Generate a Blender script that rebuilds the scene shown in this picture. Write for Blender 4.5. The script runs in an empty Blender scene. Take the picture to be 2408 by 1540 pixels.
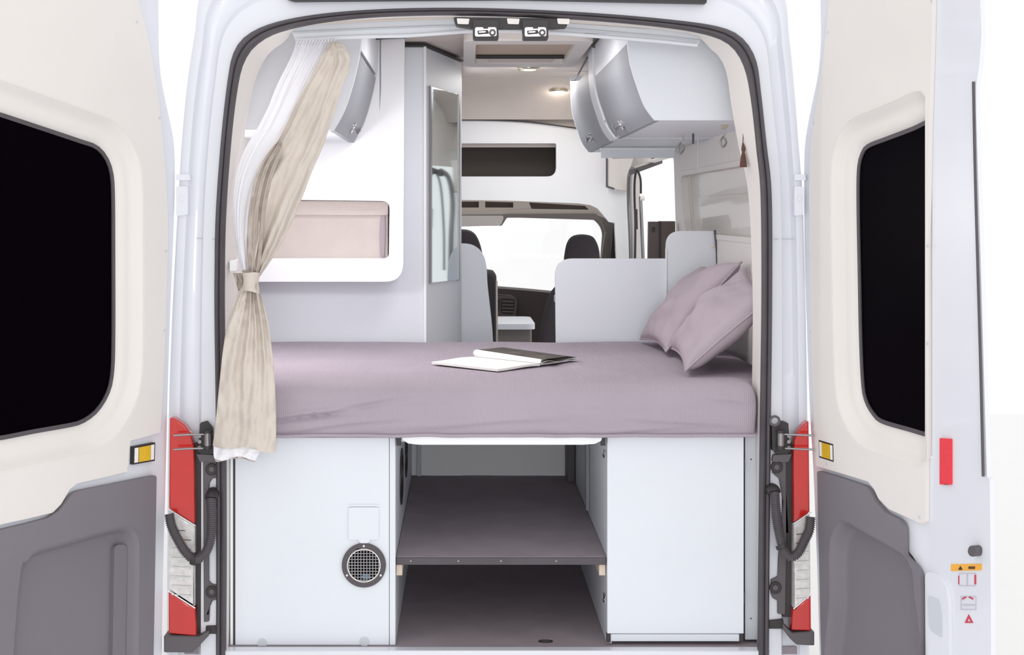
import bpy, bmesh, math, random
from mathutils import Vector, Matrix, noise
from mathutils.geometry import tessellate_polygon
random.seed(4)
C = bpy.context.scene
# ---------------------------------------------------------------- camera, world, lights
F, U0, V0, CZ, CD = 3320.0, 1090.0, 500.0, 1.235, 4.0
cam = bpy.data.objects.new('camera', bpy.data.cameras.new('camera'))
C.collection.objects.link(cam); C.camera = cam
cam.location = (0, -CD, CZ); cam.rotation_euler = (math.pi/2, 0, 0)
cam.data.sensor_width = 36; cam.data.lens = F*36/2408
cam.data.shift_x = (1204-U0)/2408; cam.data.shift_y = -(770-V0)/2408
C.view_settings.view_transform = 'Standard'; C.view_settings.look = 'None'
C.view_settings.gamma = 1; C.view_settings.use_curve_mapping = False
C.view_settings.exposure = 0.0
w = bpy.data.worlds.new('world'); C.world = w; w.use_nodes = True
w.node_tree.nodes['Background'].inputs[0].default_value = (1, 1, 1, 1)
w.node_tree.nodes['Background'].inputs[1].default_value = 1.04
def area(name, loc, target, sx, sy, power, col=(1, 1, 1)):
    l = bpy.data.lights.new(name, 'AREA'); l.shape = 'RECTANGLE'; l.size = sx; l.size_y = sy
    l.energy = power; l.color = col
    o = bpy.data.objects.new(name, l); C.collection.objects.link(o); o.location = loc
    o.rotation_euler = (Vector(target)-Vector(loc)).to_track_quat('-Z', 'Y').to_euler(); return o
area('studio_softbox', (0.9, -6.5, 2.6), (0.1, 1.0, 0.9), 2.2, 1.8, 30)  # added soft fill behind the camera, gives the van some shape
def point(name, loc, power, r_, col=(1, 1, 1)):
    l = bpy.data.lights.new(name, 'POINT'); l.energy = power; l.shadow_soft_size = r_; l.color = col
    o = bpy.data.objects.new(name, l); C.collection.objects.link(o); o.location = loc; return o
point('bed_reading_light', (-.69, .52, 1.25), 5.3, .05)
area('studio_low_softbox', (0.1, -5.2, 0.9), (0.1, 0.8, 0.3), 0.8, 0.5, 26)  # added low fill aimed into the storage bay under the bed
area('cabin_ceiling_light', (0.1, 0.6, 1.83), (0.05, 0.7, 0), 0.5, 0.4, 5.0)  # added fill over the bed, no fixture there
area('living_ceiling_light', (0.3, 2.6, 1.84), (0.3, 2.6, 0), 0.6, 0.8, 7)  # added fill for the living area, apart from the ceiling spotlights
# ---------------------------------------------------------------- helpers
def XU(u, Y): return (u-U0)*(CD+Y)/F
def ZV(v, Y): return CZ+(V0-v)*(CD+Y)/F
def P(u, v, Y): return Vector((XU(u, Y), Y, ZV(v, Y)))
def xz(pts, Y): return [(XU(u, Y), ZV(v, Y)) for u, v in pts]
def MY(Y): return lambda a, b, t: Vector((a, Y+t, b))
def MX(X): return lambda a, b, t: Vector((X+t, a, b))
def MZ(Z): return lambda a, b, t: Vector((a, b, Z+t))
class VP_:                                        # a vertical plane: s along it, z up, t behind it
    def __init__(s, H, d, n):
        s.H = Vector(H); s.d = Vector(d).normalized(); s.n = Vector(n).normalized()
    def at(s, a, z, t):
        p = s.H+s.d*a-s.n*t; return Vector((p.x, p.y, z))
    def px(s, u, v):
        k = u-U0; D = CD+s.H.y
        a = (k*D-F*s.H.x)/(F*s.d.x-k*s.d.y)
        return (a, CZ+(V0-v)*(D+a*s.d.y)/F)
    def pts(s, l): return [s.px(u, v) for u, v in l]
def srgb(r, g, b):
    f = lambda c: (c/255/12.92) if c/255 <= .04045 else ((c/255+.055)/1.055)**2.4
    return (f(r), f(g), f(b), 1)
def mat(name, rgb, rough=.5, metal=0., spec=.5, var=.04, vs=6., bump=0., bs=200., coat=0., emit=None, trans=0., alpha=1., mode='noise'):
    m = bpy.data.materials.new(name); m.use_nodes = True; nt = m.node_tree
    b = nt.nodes['Principled BSDF']; col = srgb(*rgb)
    b.inputs['Roughness'].default_value = rough; b.inputs['Metallic'].default_value = metal
    b.inputs['Specular IOR Level'].default_value = spec; b.inputs['Coat Weight'].default_value = coat
    b.inputs['Transmission Weight'].default_value = trans; b.inputs['Alpha'].default_value = alpha
    tc = nt.nodes.new('ShaderNodeTexCoord')
    n = nt.nodes.new('ShaderNodeTexNoise'); n.inputs['Scale'].default_value = vs; n.inputs['Detail'].default_value = 4
    nt.links.new(tc.outputs['Object'], n.inputs['Vector'])
    r = nt.nodes.new('ShaderNodeValToRGB')
    r.color_ramp.elements[0].position = .3; r.color_ramp.elements[1].position = .7
    r.color_ramp.elements[0].color = tuple(c*(1-var) for c in col[:3])+(1,)
    r.color_ramp.elements[1].color = tuple(min(1, c*(1+var)) for c in col[:3])+(1,)
    nt.links.new(n.outputs['Fac'], r.inputs['Fac']); nt.links.new(r.outputs['Color'], b.inputs['Base Color'])
    if bump:
        bp = nt.nodes.new('ShaderNodeBump'); bp.inputs['Strength'].default_value = bump; bp.inputs['Distance'].default_value = .002
        if mode == 'weave':
            mx = nt.nodes.new('ShaderNodeMath'); mx.operation = 'ADD'
            for i, d in enumerate(('X', 'Z')):
                wv = nt.nodes.new('ShaderNodeTexWave'); wv.bands_direction = d; wv.inputs['Scale'].default_value = bs
                wv.inputs['Distortion'].default_value = 1.5; nt.links.new(tc.outputs['Object'], wv.inputs['Vector'])
                nt.links.new(wv.outputs['Fac'], mx.inputs[i])
            nt.links.new(mx.outputs[0], bp.inputs['Height'])
        elif mode == 'rib':
            wv = nt.nodes.new('ShaderNodeTexWave'); wv.bands_direction = 'X'; wv.inputs['Scale'].default_value = bs
            wv.inputs['Distortion'].default_value = .6; nt.links.new(tc.outputs['Object'], wv.inputs['Vector'])
            nt.links.new(wv.outputs['Fac'], bp.inputs['Height'])
        else:
            n2 = nt.nodes.new('ShaderNodeTexNoise'); n2.inputs['Scale'].default_value = bs; n2.inputs['Detail'].default_value = 6
            nt.links.new(tc.outputs['Object'], n2.inputs['Vector']); nt.links.new(n2.outputs['Fac'], bp.inputs['Height'])
        nt.links.new(bp.outputs['Normal'], b.inputs['Normal'])
    if emit:
        b.inputs['Emission Color'].default_value = (1, .9, .72, 1); b.inputs['Emission Strength'].default_value = emit
    return m
M = dict(
    body=mat('white_paint', (228, 230, 238), .3, var=.01, coat=.4),
    lam=mat('pale_laminate', (228, 232, 239), .45, var=.01),
    board=mat('white_laminate', (246, 247, 250), .4, var=.01),
    edge=mat('laminate_edge', (205, 210, 216), .5, var=.02),
    silver=mat('silver_laminate', (152, 154, 162), .5, metal=0, var=.03, vs=2),
    cream=mat('cream_plastic', (233, 228, 224), .5, var=.012, bump=.05, bs=500),
    creamd=mat('beige_plastic', (214, 204, 196), .55, var=.02),
    roof=mat('headliner_felt', (226, 215, 208), .8, var=.02, bump=.1, bs=400),
    rubber=mat('seal_rubber', (84, 79, 84), .6, var=.08, vs=20),
    black=mat('black_plastic', (52, 48, 50), .5, var=.1, vs=20),
    grey=mat('grey_bracket_plastic', (92, 87, 91), .5, var=.06),
    glass=mat('black_glass', (4, 1, 6), .3, spec=.02, var=0),
    panel=mat('grey_moulded_plastic', (124, 118, 126), .6, var=.03, vs=3, bump=.15, bs=700),
    bed=mat('mauve_bed_cotton', (177, 166, 177), .9, spec=.1, var=.03, vs=5, bump=.35, bs=55, mode='rib'),
    pillow=mat('mauve_pillow_cotton', (182, 169, 177), .85, spec=.15, var=.03, vs=6, bump=.15, bs=300),
    carpet=mat('dark_grey_carpet', (158, 148, 154), .95, spec=.1, var=.07, vs=8, bump=.4, bs=600),
    linen=mat('beige_linen', (218, 208, 199), .85, spec=.15, var=.05, vs=12, bump=.3, bs=120, mode='weave'),
    linen2=mat('pale_linen', (214, 203, 199), .85, spec=.15, var=.03, vs=12, bump=.2, bs=120, mode='weave'),
    satin=mat('taupe_satin', (188, 177, 168), .4, spec=.5, var=.05, vs=10),
    sheer=mat('white_lining', (246, 245, 250), .8, spec=.2, var=.01, bump=.1, bs=200),
    chrome=mat('polished_chrome', (215, 215, 218), .12, metal=1, var=.02),
    steel=mat('grey_steel', (150, 148, 150), .35, metal=.8, var=.05),
    mirror=mat('mirror_glass', (205, 215, 216), .04, metal=1, var=0),
    red=mat('red_lamp_plastic', (200, 34, 28), .18, coat=.6, var=.12, vs=9),
    redr=mat('red_reflector', (236, 60, 72), .35, var=.04, vs=60),
    clear=mat('clear_lamp_plastic', (236, 233, 231), .12, metal=0., coat=.8, var=.14, vs=60, bump=.6, bs=90, mode='rib'),
    wood=mat('pale_wood_batten', (226, 208, 190), .6, var=.05),
    brown=mat('brown_shadow_board', (98, 86, 78), .5, var=.05, vs=3),  # plain dark brown, shared by recess, cubbies and box panel
    dbrown=mat('dark_brown_box_laminate', (96, 84, 82), .45, var=.08, vs=5),
    seat=mat('charcoal_seat_fabric', (66, 61, 66), .9, var=.06, bump=.2, bs=400),
    dash=mat('dark_dashboard_plastic', (88, 78, 78), .6, var=.05),
    dgrey=mat('dashboard_grey_plastic', (120, 108, 108), .5, var=.05),
    ptrim=mat('pillar_grey_plastic', (140, 134, 130), .6, var=.03),
    yellow=mat('yellow_reflective', (226, 182, 40), .35, var=.12, vs=30),
    orange=mat('orange_sticker', (244, 178, 66), .5, var=.02),
    ink=mat('black_ink', (50, 46, 48), .6, var=.02),
    lilac=mat('pale_sticker_ink', (196, 190, 205), .6, var=.02),
    pinkred=mat('red_sticker_ink', (206, 66, 88), .6, var=.02),
    page=mat('white_paper', (244, 243, 240), .6, var=.01),
    photo=mat('dark_print', (88, 82, 78), .75, spec=.2, var=.4, vs=14),
    blind=mat('beige_blind', (205, 186, 168), .8, var=.03),
    lamp=mat('warm_lamp_lens', (255, 244, 220), .4, var=0, emit=2.2),
    brass=mat('satin_nickel', (214, 206, 186), .25, metal=.9, var=.03),
    blue=mat('blue_cloth_scrap', (120, 160, 190), .7, var=.2, vs=90),
    tassel=mat('brown_cord', (96, 66, 56), .9, var=.15, vs=80),
    floorw=mat('white_studio_floor', (245, 245, 245), .6, var=.005),
    pane=mat('window_pane', (255, 255, 255), .02, trans=1., var=0, spec=.3),
    acryl=mat('window_blind_cream', (222, 217, 211), .3, var=.01, coat=.25),  # opaque cream, the acrylic's reflected tone put into its colour
)
ORG = {}
def root(name, label, cat, loc, group=None, kind=None):
    o = bpy.data.objects.new(name, None); C.collection.objects.link(o); o.empty_display_size = .05
    o.location = loc; o['label'] = label; ORG[o.name] = Vector(loc)
    if cat: o['category'] = cat
    if group: o['group'] = group
    if kind: o['kind'] = kind
    return o
def add(name, bm, m, parent=None, label=None, cat=None, group=None, kind=None, bev=0., seg=2, smooth=30, origin=None):
    org = ORG[parent.name] if parent else (Vector(origin) if origin else None)
    bmesh.ops.remove_doubles(bm, verts=bm.verts, dist=1e-6)
    bmesh.ops.recalc_face_normals(bm, faces=bm.faces)
    if org is not None: bmesh.ops.translate(bm, verts=bm.verts, vec=-org)
    me = bpy.data.meshes.new(name); bm.to_mesh(me); bm.free()
    for mm in (m if isinstance(m, list) else [m]): me.materials.append(mm)
    for p in me.polygons: p.use_smooth = True
    me.set_sharp_from_angle(angle=math.radians(smooth))
    o = bpy.data.objects.new(name, me); C.collection.objects.link(o)
    if parent: o.parent = parent; ORG[o.name] = org
    else:
        if org is not None: o.location = org
        ORG[o.name] = org if org is not None else Vector((0, 0, 0))
    if bev:
        b = o.modifiers.new('bevel', 'BEVEL'); b.width = bev; b.segments = seg; b.limit_method = 'ANGLE'; b.angle_limit = math.radians(35)
    if label: o['label'] = label
    if cat: o['category'] = cat
    if group: o['group'] = group
    if kind: o['kind'] = kind
    return o
def dup(o, vec, label=None, parent=None):
    c = o.copy(); C.collection.objects.link(c)
    if parent: c.parent = parent
    else: c.location = o.location+Vector(vec)
    if label: c['label'] = label
    for ch in list(o.children): dup(ch, (0, 0, 0), None, c)
    return c
def mirror_dup(o, x0): pass
def NB(): return bmesh.new()
def bx(bm, x0, x1, y0, y1, z0, z1):
    v = [bm.verts.new((x, y, z)) for x in (x0, x1) for y in (y0, y1) for z in (z0, z1)]
    for f in ((0, 1, 3, 2), (4, 6, 7, 5), (0, 4, 5, 1), (2, 3, 7, 6), (0, 2, 6, 4), (1, 5, 7, 3)):
        bm.faces.new([v[i] for i in f])
    return bm
def box(*a): return bx(NB(), *a)
def slab(loops, mp, t0, t1, bm=None):
    bm = bm or NB()
    if not isinstance(loops[0][0], (tuple, list)): loops = [loops]
    flat = [p for l in loops for p in l]
    tris = tessellate_polygon([[Vector((a, b, 0)) for a, b in l] for l in loops])
    A = [bm.verts.new(mp(a, b, t0)) for a, b in flat]; B = [bm.verts.new(mp(a, b, t1)) for a, b in flat]
    for t in tris:
        try: bm.faces.new([A[i] for i in t]); bm.faces.new([B[i] for i in reversed(t)])
        except ValueError: pass
    k = 0
    for l in loops:
        n = len(l)
        for i in range(n):
            j = (i+1) % n
            bm.faces.new([A[k+i], A[k+j], B[k+j], B[k+i]])
        k += n
    return bm
def rnd(pts, r, n=6):                              # polygon with rounded corners; r a number or one per corner
    out = []; N = len(pts)
    for i, p in enumerate(pts):
        rr = r[i] if isinstance(r, (list, tuple)) else r
        p = Vector(p); a = Vector(pts[i-1]); b = Vector(pts[(i+1) % N])
        if rr <= 0: out.append(tuple(p)); continue
        rr = min(rr, (a-p).length*.48, (b-p).length*.48)
        s = p+(a-p).normalized()*rr; e = p+(b-p).normalized()*rr
        for k in range(n+1):
            t = k/n; q = s*(1-t)**2+p*2*t*(1-t)+e*t*t; out.append((q.x, q.y))
    return out
def rect(x0, x1, z0, z1, r=0, n=6): return rnd([(x0, z0), (x1, z0), (x1, z1), (x0, z1)], r, n) if r else [(x0, z0), (x1, z0), (x1, z1), (x0, z1)]
def spline(pts, n, closed=False):                  # Catmull-Rom, resampled evenly
    pts = [Vector(p) for p in pts]; N = len(pts); dense = []
    for i in range(N if closed else N-1):
        g = (lambda k: pts[k % N]) if closed else (lambda k: pts[max(0, min(N-1, k))])
        p0, p1, p2, p3 = g(i-1), g(i), g(i+1), g(i+2)
        for k in range(12):
            t = k/12
            dense.append(.5*((2*p1)+(p2-p0)*t+(2*p0-5*p1+4*p2-p3)*t*t+(3*p1-p0-3*p2+p3)*t**3))
    dense.append(pts[0] if closed else pts[-1])
    L = [0]
    for i in range(1, len(dense)): L.append(L[-1]+(dense[i]-dense[i-1]).length)
    out = []; j = 0
    for k in range(n):
        s = L[-1]*k/(n if closed else n-1)
        while j < len(L)-2 and L[j+1] < s: j += 1
        f = (s-L[j])/max(1e-9, L[j+1]-L[j]); out.append(dense[j].lerp(dense[j+1], min(1, f)))
    return out
def loft(rings, closed=False, bm=None, cap0=False, cap1=False):
    bm = bm or NB(); R = [[bm.verts.new(p) for p in r] for r in rings]; n = len(R[0])
    for a, b in zip(R, R[1:]):
        for i in range(n if closed else n-1):
            j = (i+1) % n
            try: bm.faces.new([a[i], a[j], b[j], b[i]])
            except ValueError: pass
    if cap0: bm.faces.new(list(reversed(R[0])))
    if cap1: bm.faces.new(R[-1])
    return bm
def tube(path, r, seg=10, bm=None, cap=True):
    path = [Vector(p) for p in path]; n = len(path); rings = []
    up = Vector((0, 1, 0)); prev = None
    for i, p in enumerate(path):
        t = (path[min(n-1, i+1)]-path[max(0, i-1)]).normalized()
        if prev is None:
            a = t.cross(up)
            if a.length < .1: a = t.cross(Vector((1, 0, 0)))
        else: a = prev-t*prev.dot(t)
        a.normalize(); prev = a; b = t.cross(a)
        rr = r[i] if isinstance(r, (list, tuple)) else r
        rings.append([p+a*math.cos(2*math.pi*k/seg)*rr+b*math.sin(2*math.pi*k/seg)*rr for k in range(seg)])
    return loft(rings, True, bm, cap, cap)
def disc(c, r, axis, h, seg=32, bm=None):          # a cylinder from c along axis
    c = Vector(c); ax = Vector(axis).normalized(); return tube([c, c+ax*h], r, seg, bm)
def ellipse(cx, cz, a, b, n=32): return [(cx+a*math.cos(2*math.pi*k/n), cz+b*math.sin(2*math.pi*k/n)) for k in range(n)]
def offset(pts, d):                                 # outward offset of a closed smooth loop
    n = len(pts); A = sum(pts[i][0]*pts[(i+1) % n][1]-pts[(i+1) % n][0]*pts[i][1] for i in range(n)); sg = 1 if A > 0 else -1
    out = []
    for i in range(n):
        a = Vector(pts[i-2]); b = Vector(pts[(i+2) % n]); t = (b-a).normalized()
        out.append((pts[i][0]+t.y*d*sg, pts[i][1]-t.x*d*sg))
    return out
def clean(pts): return [p for i, p in enumerate(pts) if (Vector(p)-Vector(pts[i-1])).length > 1e-5]
def screw(bm, p, n, r=.004): disc(p, r, n, .002, 12, bm)
S = 'structure'
# ================================================================= SETTING
add('floor_studio', box(-9, 9, -7, 9, -.66, -.62), M['floorw'], label='plain white studio floor under the van', kind=S)
add('floor', box(-.8, .96, .045, 4.9, -.03, -.008), M['carpet'], label='dark grey carpeted load floor of the van', kind=S)
# drain on the floor
t = root('floor_drain', 'small dark oval drain cap in the carpeted floor under the shelf', 'drain', P(1283, 1513, .09))
c = P(1283, 1513, .09); c.z = -.008
add('drain_rim', slab([ellipse(c.x, c.y, .021, .012), ellipse(c.x, c.y, .016, .009)], MZ(-.008), 0, .003), M['black'], t)
add('drain_plug', slab(ellipse(c.x, c.y, .016, .009), MZ(-.008), 0, .0015), M['grey'], t)
# walls
add('wall_left', slab([(.16, -.3), (5, -.3), (5, .9), (5, 1.95), (.16, 1.95), (.16, .9)], lambda a, b, t: Vector((-.8+max(0, b-.9)*.085-t, a, b)), 0, .04), M['cream'], label='cream inner left wall of the van behind the curtain', kind=S)
def wr(a, b, t): return Vector((.975-max(0, b-1.0)*.09+t, a, b))
win = rnd([(.5, 1.14), (2.13, 1.14), (2.13, 1.405), (.5, 1.405)], .09, 10)
door = rnd([(2.27, .0), (3.86, .0), (3.86, 1.485), (2.27, 1.495)], .04)
wrr = add('wall_right', slab([[(.15, -.3), (5, -.3), (5, 1.95), (.15, 1.95)], door, win], wr, 0, .045), M['cream'], label='cream inner right wall with window and side door opening', kind=S, bev=.006)
o = root('window_1', 'cream framed side window with closed blind in the right wall above the pillows', None, (.95, 1.3, 1.28), kind=S)
add('window_frame', slab([offset(win, .008), offset(win, -.012)], wr, -.003, .03), M['cream'], o, bev=.003)
add('blind', slab([(.6, 1.15), (2.05, 1.15), (2.05, 1.30), (.6, 1.30)], wr, .0335, .036), M['acryl'], o)  # lower slab imitates the mid-tone reflection in the acrylic, not a blind
add('pane', slab(offset(win, -.005), wr, .038, .044), M['acryl'], o)
# ceiling with front curve
prof = [(0.12, 1.885), (2.9, 1.885), (3.1, 1.868), (3.22, 1.835), (3.32, 1.78), (3.38, 1.722), (3.39, 1.722), (3.44, 1.80), (3.44, 2.0), (.12, 2.0)]
sk = [(XU(1120, 1.5), 1.42), (XU(1345, 1.5), 1.42), (XU(1345, 1.5), 2.25), (XU(1120, 1.5), 2.25)]
def px_(a, b, t): return Vector((t, a, b))
add('ceiling', slab(prof, px_, -.725, .905), M['roof'], label='pale beige padded ceiling curving down at the front', kind=S, smooth=40)
for i, (y) in enumerate((2.72, 3.02)):
    b_ = NB(); tube([(XU(1080, y), y, 1.886), (XU(1200, y), y+.02, 1.884), (.72, y+.05, 1.886)], .004, 6, b_)
    add('trim_%d' % (i+1), b_, M['creamd'], label='thin seam piping across the ceiling', kind=S)
# skylight
t = root('skylight', 'square roof skylight with cream frame and beige pleated blind', 'skylight', (.24, 1.4, 1.885))
fr = rnd([(-.0, .97), (.46, .97), (.46, 1.87), (-.0, 1.87)], .05); ho = rnd([(.045, 1.08), (.405, 1.08), (.405, 1.74), (.045, 1.74)], .02)
add('skylight_frame', slab([fr, ho], MZ(1.84), 0, .045), M['cream'], t, bev=.008)
add('blind', box(.045, .405, 1.08, 1.74, 1.862, 1.868), M['blind'], t)
add('blind_rail', box(.05, .40, 1.60, 1.612, 1.846, 1.861), M['black'], t, bev=.002)
add('blind_handle', box(.1, .36, 1.68, 1.72, 1.846, 1.861), M['creamd'], t, bev=.003)
# ceiling lamps
def ceil_lamp(p, label):
    t = root('ceiling_spotlight', label, 'lamp', p, group=None)
    b_ = NB(); r0 = []
    for r, dz in ((.047, 0), (.049, -.008), (.045, -.014), (.038, -.014), (.036, -.008)):
        r0.append([Vector((p[0]+r*math.cos(a*math.pi/16), p[1]+r*math.sin(a*math.pi/16), p[2]+dz)) for a in range(32)])
    add('lamp_ring', loft(r0, True, b_), M['brass'], t, smooth=60)
    add('lens', disc((p[0], p[1], p[2]-.006), .037, (0, 0, -1), .005), M['lamp'], t)
    l = bpy.data.lights.new('spot_glow', 'POINT'); l.energy = .3; l.color = (1, .9, .75); l.shadow_soft_size = .03
    lo = bpy.data.objects.new('spot_glow', l); C.collection.objects.link(lo); lo.location = (0, 0, -.05); lo.parent = t
q = P(1243, 160, 2.3); ceil_lamp((q.x, 2.3, 1.885), 'round recessed ceiling spotlight just in front of the skylight')
q = P(1312, 222, 3.2); ceil_lamp((q.x, 3.16, 1.862), 'round ceiling spotlight low at the front curve, nearer the overcab wall')
# front bulkhead
bk = xz([(960, 283), (1120, 282), (1230, 286), (1345, 300), (1440, 316), (1440, 438), (1482, 452), (1484, 525), (1492, 640), (1451, 640), (1446, 524), (1432, 522), (1418, 505), (1405, 490), (1388, 482), (1360, 478), (1200, 472), (960, 468)], 3.4)
sl = rnd(xz([(1000, 337), (1308, 337), (1308, 415), (1000, 415)], 3.4), [.01, .01, .05, .01])
add('wall_front', slab([bk, sl], MY(3.4), 0, .05), M['board'], label='white overcab partition with an arched lower edge and a slot opening', kind=S)
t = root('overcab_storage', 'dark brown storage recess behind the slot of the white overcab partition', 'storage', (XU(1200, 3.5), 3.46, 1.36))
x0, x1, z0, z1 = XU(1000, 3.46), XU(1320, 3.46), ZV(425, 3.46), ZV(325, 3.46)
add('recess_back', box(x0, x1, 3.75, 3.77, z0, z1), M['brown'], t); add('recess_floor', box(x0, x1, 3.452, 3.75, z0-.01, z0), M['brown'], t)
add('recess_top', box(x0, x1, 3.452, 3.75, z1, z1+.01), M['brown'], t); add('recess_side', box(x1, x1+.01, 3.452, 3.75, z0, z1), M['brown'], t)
b_ = NB()
tube([Vector(p) for p in spline([P(u, v, 3.385) for u, v in ((1000, 283), (1120, 282), (1230, 286), (1345, 300), (1420, 312))], 30)], .0035, 6, b_)
add('trim_4', box(-.2, .93, 3.455, 3.46, 1.58, 1.9), M['roof'], label='pale felt behind the top edge of the overcab partition', kind=S)
add('trim_3', b_, M['black'], label='thin dark gap line above the overcab partition', kind=S)
# ================================================================= CAB
WY = 5.0
ws = rnd(xz([(1040, 530), (1180, 531), (1192, 512), (1395, 512), (1418, 540), (1412, 620), (1402, 692), (1290, 690), (1160, 678), (1040, 670)], WY), [.02, .01, .01, .09, .05, .02, .01, .01, .01, .01])
add('wall_cab', slab([xz([(700, 330), (1500, 330), (1500, 1000), (700, 1000)], WY), ws], MY(WY), 0, .05), M['ptrim'], label='grey cab front surround framing the windscreen', kind=S, bev=.01)
add('window_2', slab(ws, MY(WY), .02, .026), M['pane'], label='windscreen glass seen beyond the seats, white outside', kind=S)
# cab header with cubbies
t = root('overhead_shelf', 'beige cab overhead shelf with open cubbies above the windscreen', 'shelf', (XU(1200, 4.3), 4.3, ZV(505, 4.3)))
Y = 4.3; hd = xz([(960, 440), (1450, 440), (1450, 530), (1420, 512), (1395, 503), (1040, 505), (960, 505)], Y)
h1 = rnd(xz([(1060, 474), (1126, 474), (1126, 488), (1060, 488)], Y), .004); h2 = rnd(xz([(1141, 474), (1207, 476), (1207, 488), (1141, 488)], Y), .004)
h3 = rnd(xz([(1244, 476), (1375, 484), (1385, 493), (1250, 491)], Y), .004)
add('shelf_front', slab([hd, h1, h2, h3], MY(Y), 0, .03), M['creamd'], t, bev=.003)
for h in (h1, h2, h3): add('cubby', slab(h, MY(Y), .03, .15), M['brown'], t)
add('sun_visor', slab(rnd(xz([(1060, 507), (1186, 507), (1178, 531), (1060, 533)], 4.25), .02), MY(4.25), 0, .02), M['cream'], None, label='folded cream sun visor hanging left under the cab overhead shelf', cat='visor', bev=.004)
add('header_rail', slab(rnd(xz([(1188, 503), (1400, 502), (1420, 520), (1395, 517), (1188, 511)], 4.28), .004), MY(4.27), 0, .02), M['ptrim'], t, bev=.002)
t = root('cab_pillar', 'grey plastic windscreen pillar with belt anchor, right of the passenger headrest', 'pillar', (XU(1430, 4.6), 4.6, .9))
add('pillar_cover', slab(xz([(1405, 500), (1442, 510), (1446, 530), (1436, 625), (1412, 625), (1424, 545)], 4.6), MY(4.6), 0, .06), M['ptrim'], t, bev=.006)
add('door_seal', slab(xz([(1443, 525), (1450, 540), (1458, 625), (1434, 625), (1440, 560)], 4.5), MY(4.5), 0, .03), M['black'], t)
add('belt_anchor', slab(rnd(xz([(1446, 585), (1455, 578), (1456, 610), (1449, 612)], 4.3), .004), MY(4.3), 0, .02), M['chrome'], t, bev=.002)
# dashboard
t = root('dashboard', 'dark dashboard with a lighter centre console below the windscreen', 'dashboard', (XU(1230, 4.7), 4.7, .3))
add('dash_body', slab(rnd(xz([(1000, 668), (1170, 678), (1235, 683), (1330, 692), (1400, 700), (1400, 960), (1000, 960)], 4.7), .01), MY(4.7), 0, .28), M['dash'], t, bev=.02, seg=3)
add('centre_console', slab(rnd(xz([(1120, 692), (1205, 695), (1217, 706), (1212, 752), (1195, 772), (1120, 772)], 4.62), .025), MY(4.62), 0, .09), M['dgrey'], t, bev=.01, seg=3)
v_ = add('air_vent', slab(rnd(xz([(1180, 701), (1211, 703), (1208, 738), (1178, 736)], 4.605), .01), MY(4.605), 0, .02), M['black'], t)
for k in range(4): add('louvre', slab(xz([(1181, 707+k*8), (1208, 708+k*8), (1208, 711+k*8), (1181, 710+k*8)], 4.595), MY(4.595), 0, .012), M['dgrey'], v_)
add('display', slab(rnd(xz([(1168, 708), (1176, 700), (1173, 728), (1168, 735)], 4.6), .004), MY(4.6), 0, .02), M['black'], t)
for k in range(3): add('console_strip', slab(xz([(1140, 744+k*8), (1200-k*3, 745+k*8), (1198-k*3, 748+k*8), (1140, 747+k*8)], 4.6), MY(4.605), 0, .02), M['dash'], t)
# passenger seat
def puff(outline, Y, th, n=48, levels=6):
    c = (sum(p[0] for p in outline)/len(outline), sum(p[1] for p in outline)/len(outline)); rings = []
    for k in range(levels*2+1):
        a = -math.pi/2+math.pi*k/(levels*2); s = .82+.18*math.cos(a); yy = Y+math.sin(a)*th/2
        if k in (0, levels*2): pass
        rings.append([Vector((c[0]+(x-c[0])*s, yy, c[1]+(z-c[1])*s)) for x, z in outline])
    return loft(rings, True, cap0=True, cap1=True)
t = root('passenger_seat', 'dark charcoal front seat with headrest above the white kitchen panel', 'seat', (XU(1370, 3.9), 3.95, 0))
hr = [tuple(p) for p in spline(xz([(1326, 625), (1328, 600), (1334, 572), (1346, 556), (1368, 551), (1392, 555), (1403, 568), (1410, 590), (1413, 625)], 3.9), 40)]
add('headrest', puff(hr, 3.93, .12), M['seat'], t, smooth=60)
sb = [tuple(p) for p in spline(xz([(1262, 830), (1272, 770), (1286, 712), (1302, 680), (1330, 662), (1400, 660), (1435, 680), (1455, 760), (1460, 830)], 3.95), 50)]
add('backrest', puff(sb, 4.0, .16), M['seat'], t, smooth=60)
add('seat_cushion', box(XU(1262, 4.1), XU(1462, 4.1), 3.95, 4.45, .30, .46), M['seat'], t, bev=.05, seg=4)
for k in (-.05, .05):
    x = XU(1370, 3.93)+k; add('headrest_post', tube([(x, 3.95, .84), (x, 3.95, .93)], .007, 8), M['chrome'], t)
# bench seat behind the wet room
t = root('bench_seat', 'charcoal travel seat behind its pale rounded back panel, beside the mirror column', 'seat', (.05, 2.1, 0))
bp = rnd(xz([(1040, 575), (1108, 575), (1146, 592), (1146, 830), (1040, 830)], 1.95), [.01, .05, .07, .01, .01], 8)
bpo = [tuple(p) for p in spline(xz([(1040, 573), (1098, 573), (1122, 582), (1136, 598), (1143, 622), (1146, 660), (1153, 860), (1040, 860)], 1.95), 60)]
bpo = [q for q in bpo]+xz([(1040, 860)], 1.95)
add('back_panel', slab(clean(bpo), MY(1.95), 0, .025), M['lam'], t, label='pale grey rounded back panel', bev=.003)
hb = [tuple(p) for p in spline(xz([(1050, 600), (1052, 560), (1065, 543), (1090, 539), (1112, 545), (1125, 562), (1134, 592), (1136, 620)], 2.05), 40)]
add('headrest', puff(hb, 2.06, .1), M['seat'], t, smooth=60)
sb = [tuple(p) for p in spline(xz([(1040, 850), (1040, 640), (1080, 632), (1150, 634), (1164, 642), (1168, 665), (1168, 850)], 2.08), 60)]
add('backrest', puff(sb, 2.1, .12), M['seat'], t, smooth=60)
add('seat_base', box(-.0, .135, 2.18, 2.65, .05, .45), M['seat'], t, bev=.03, seg=3)
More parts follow.
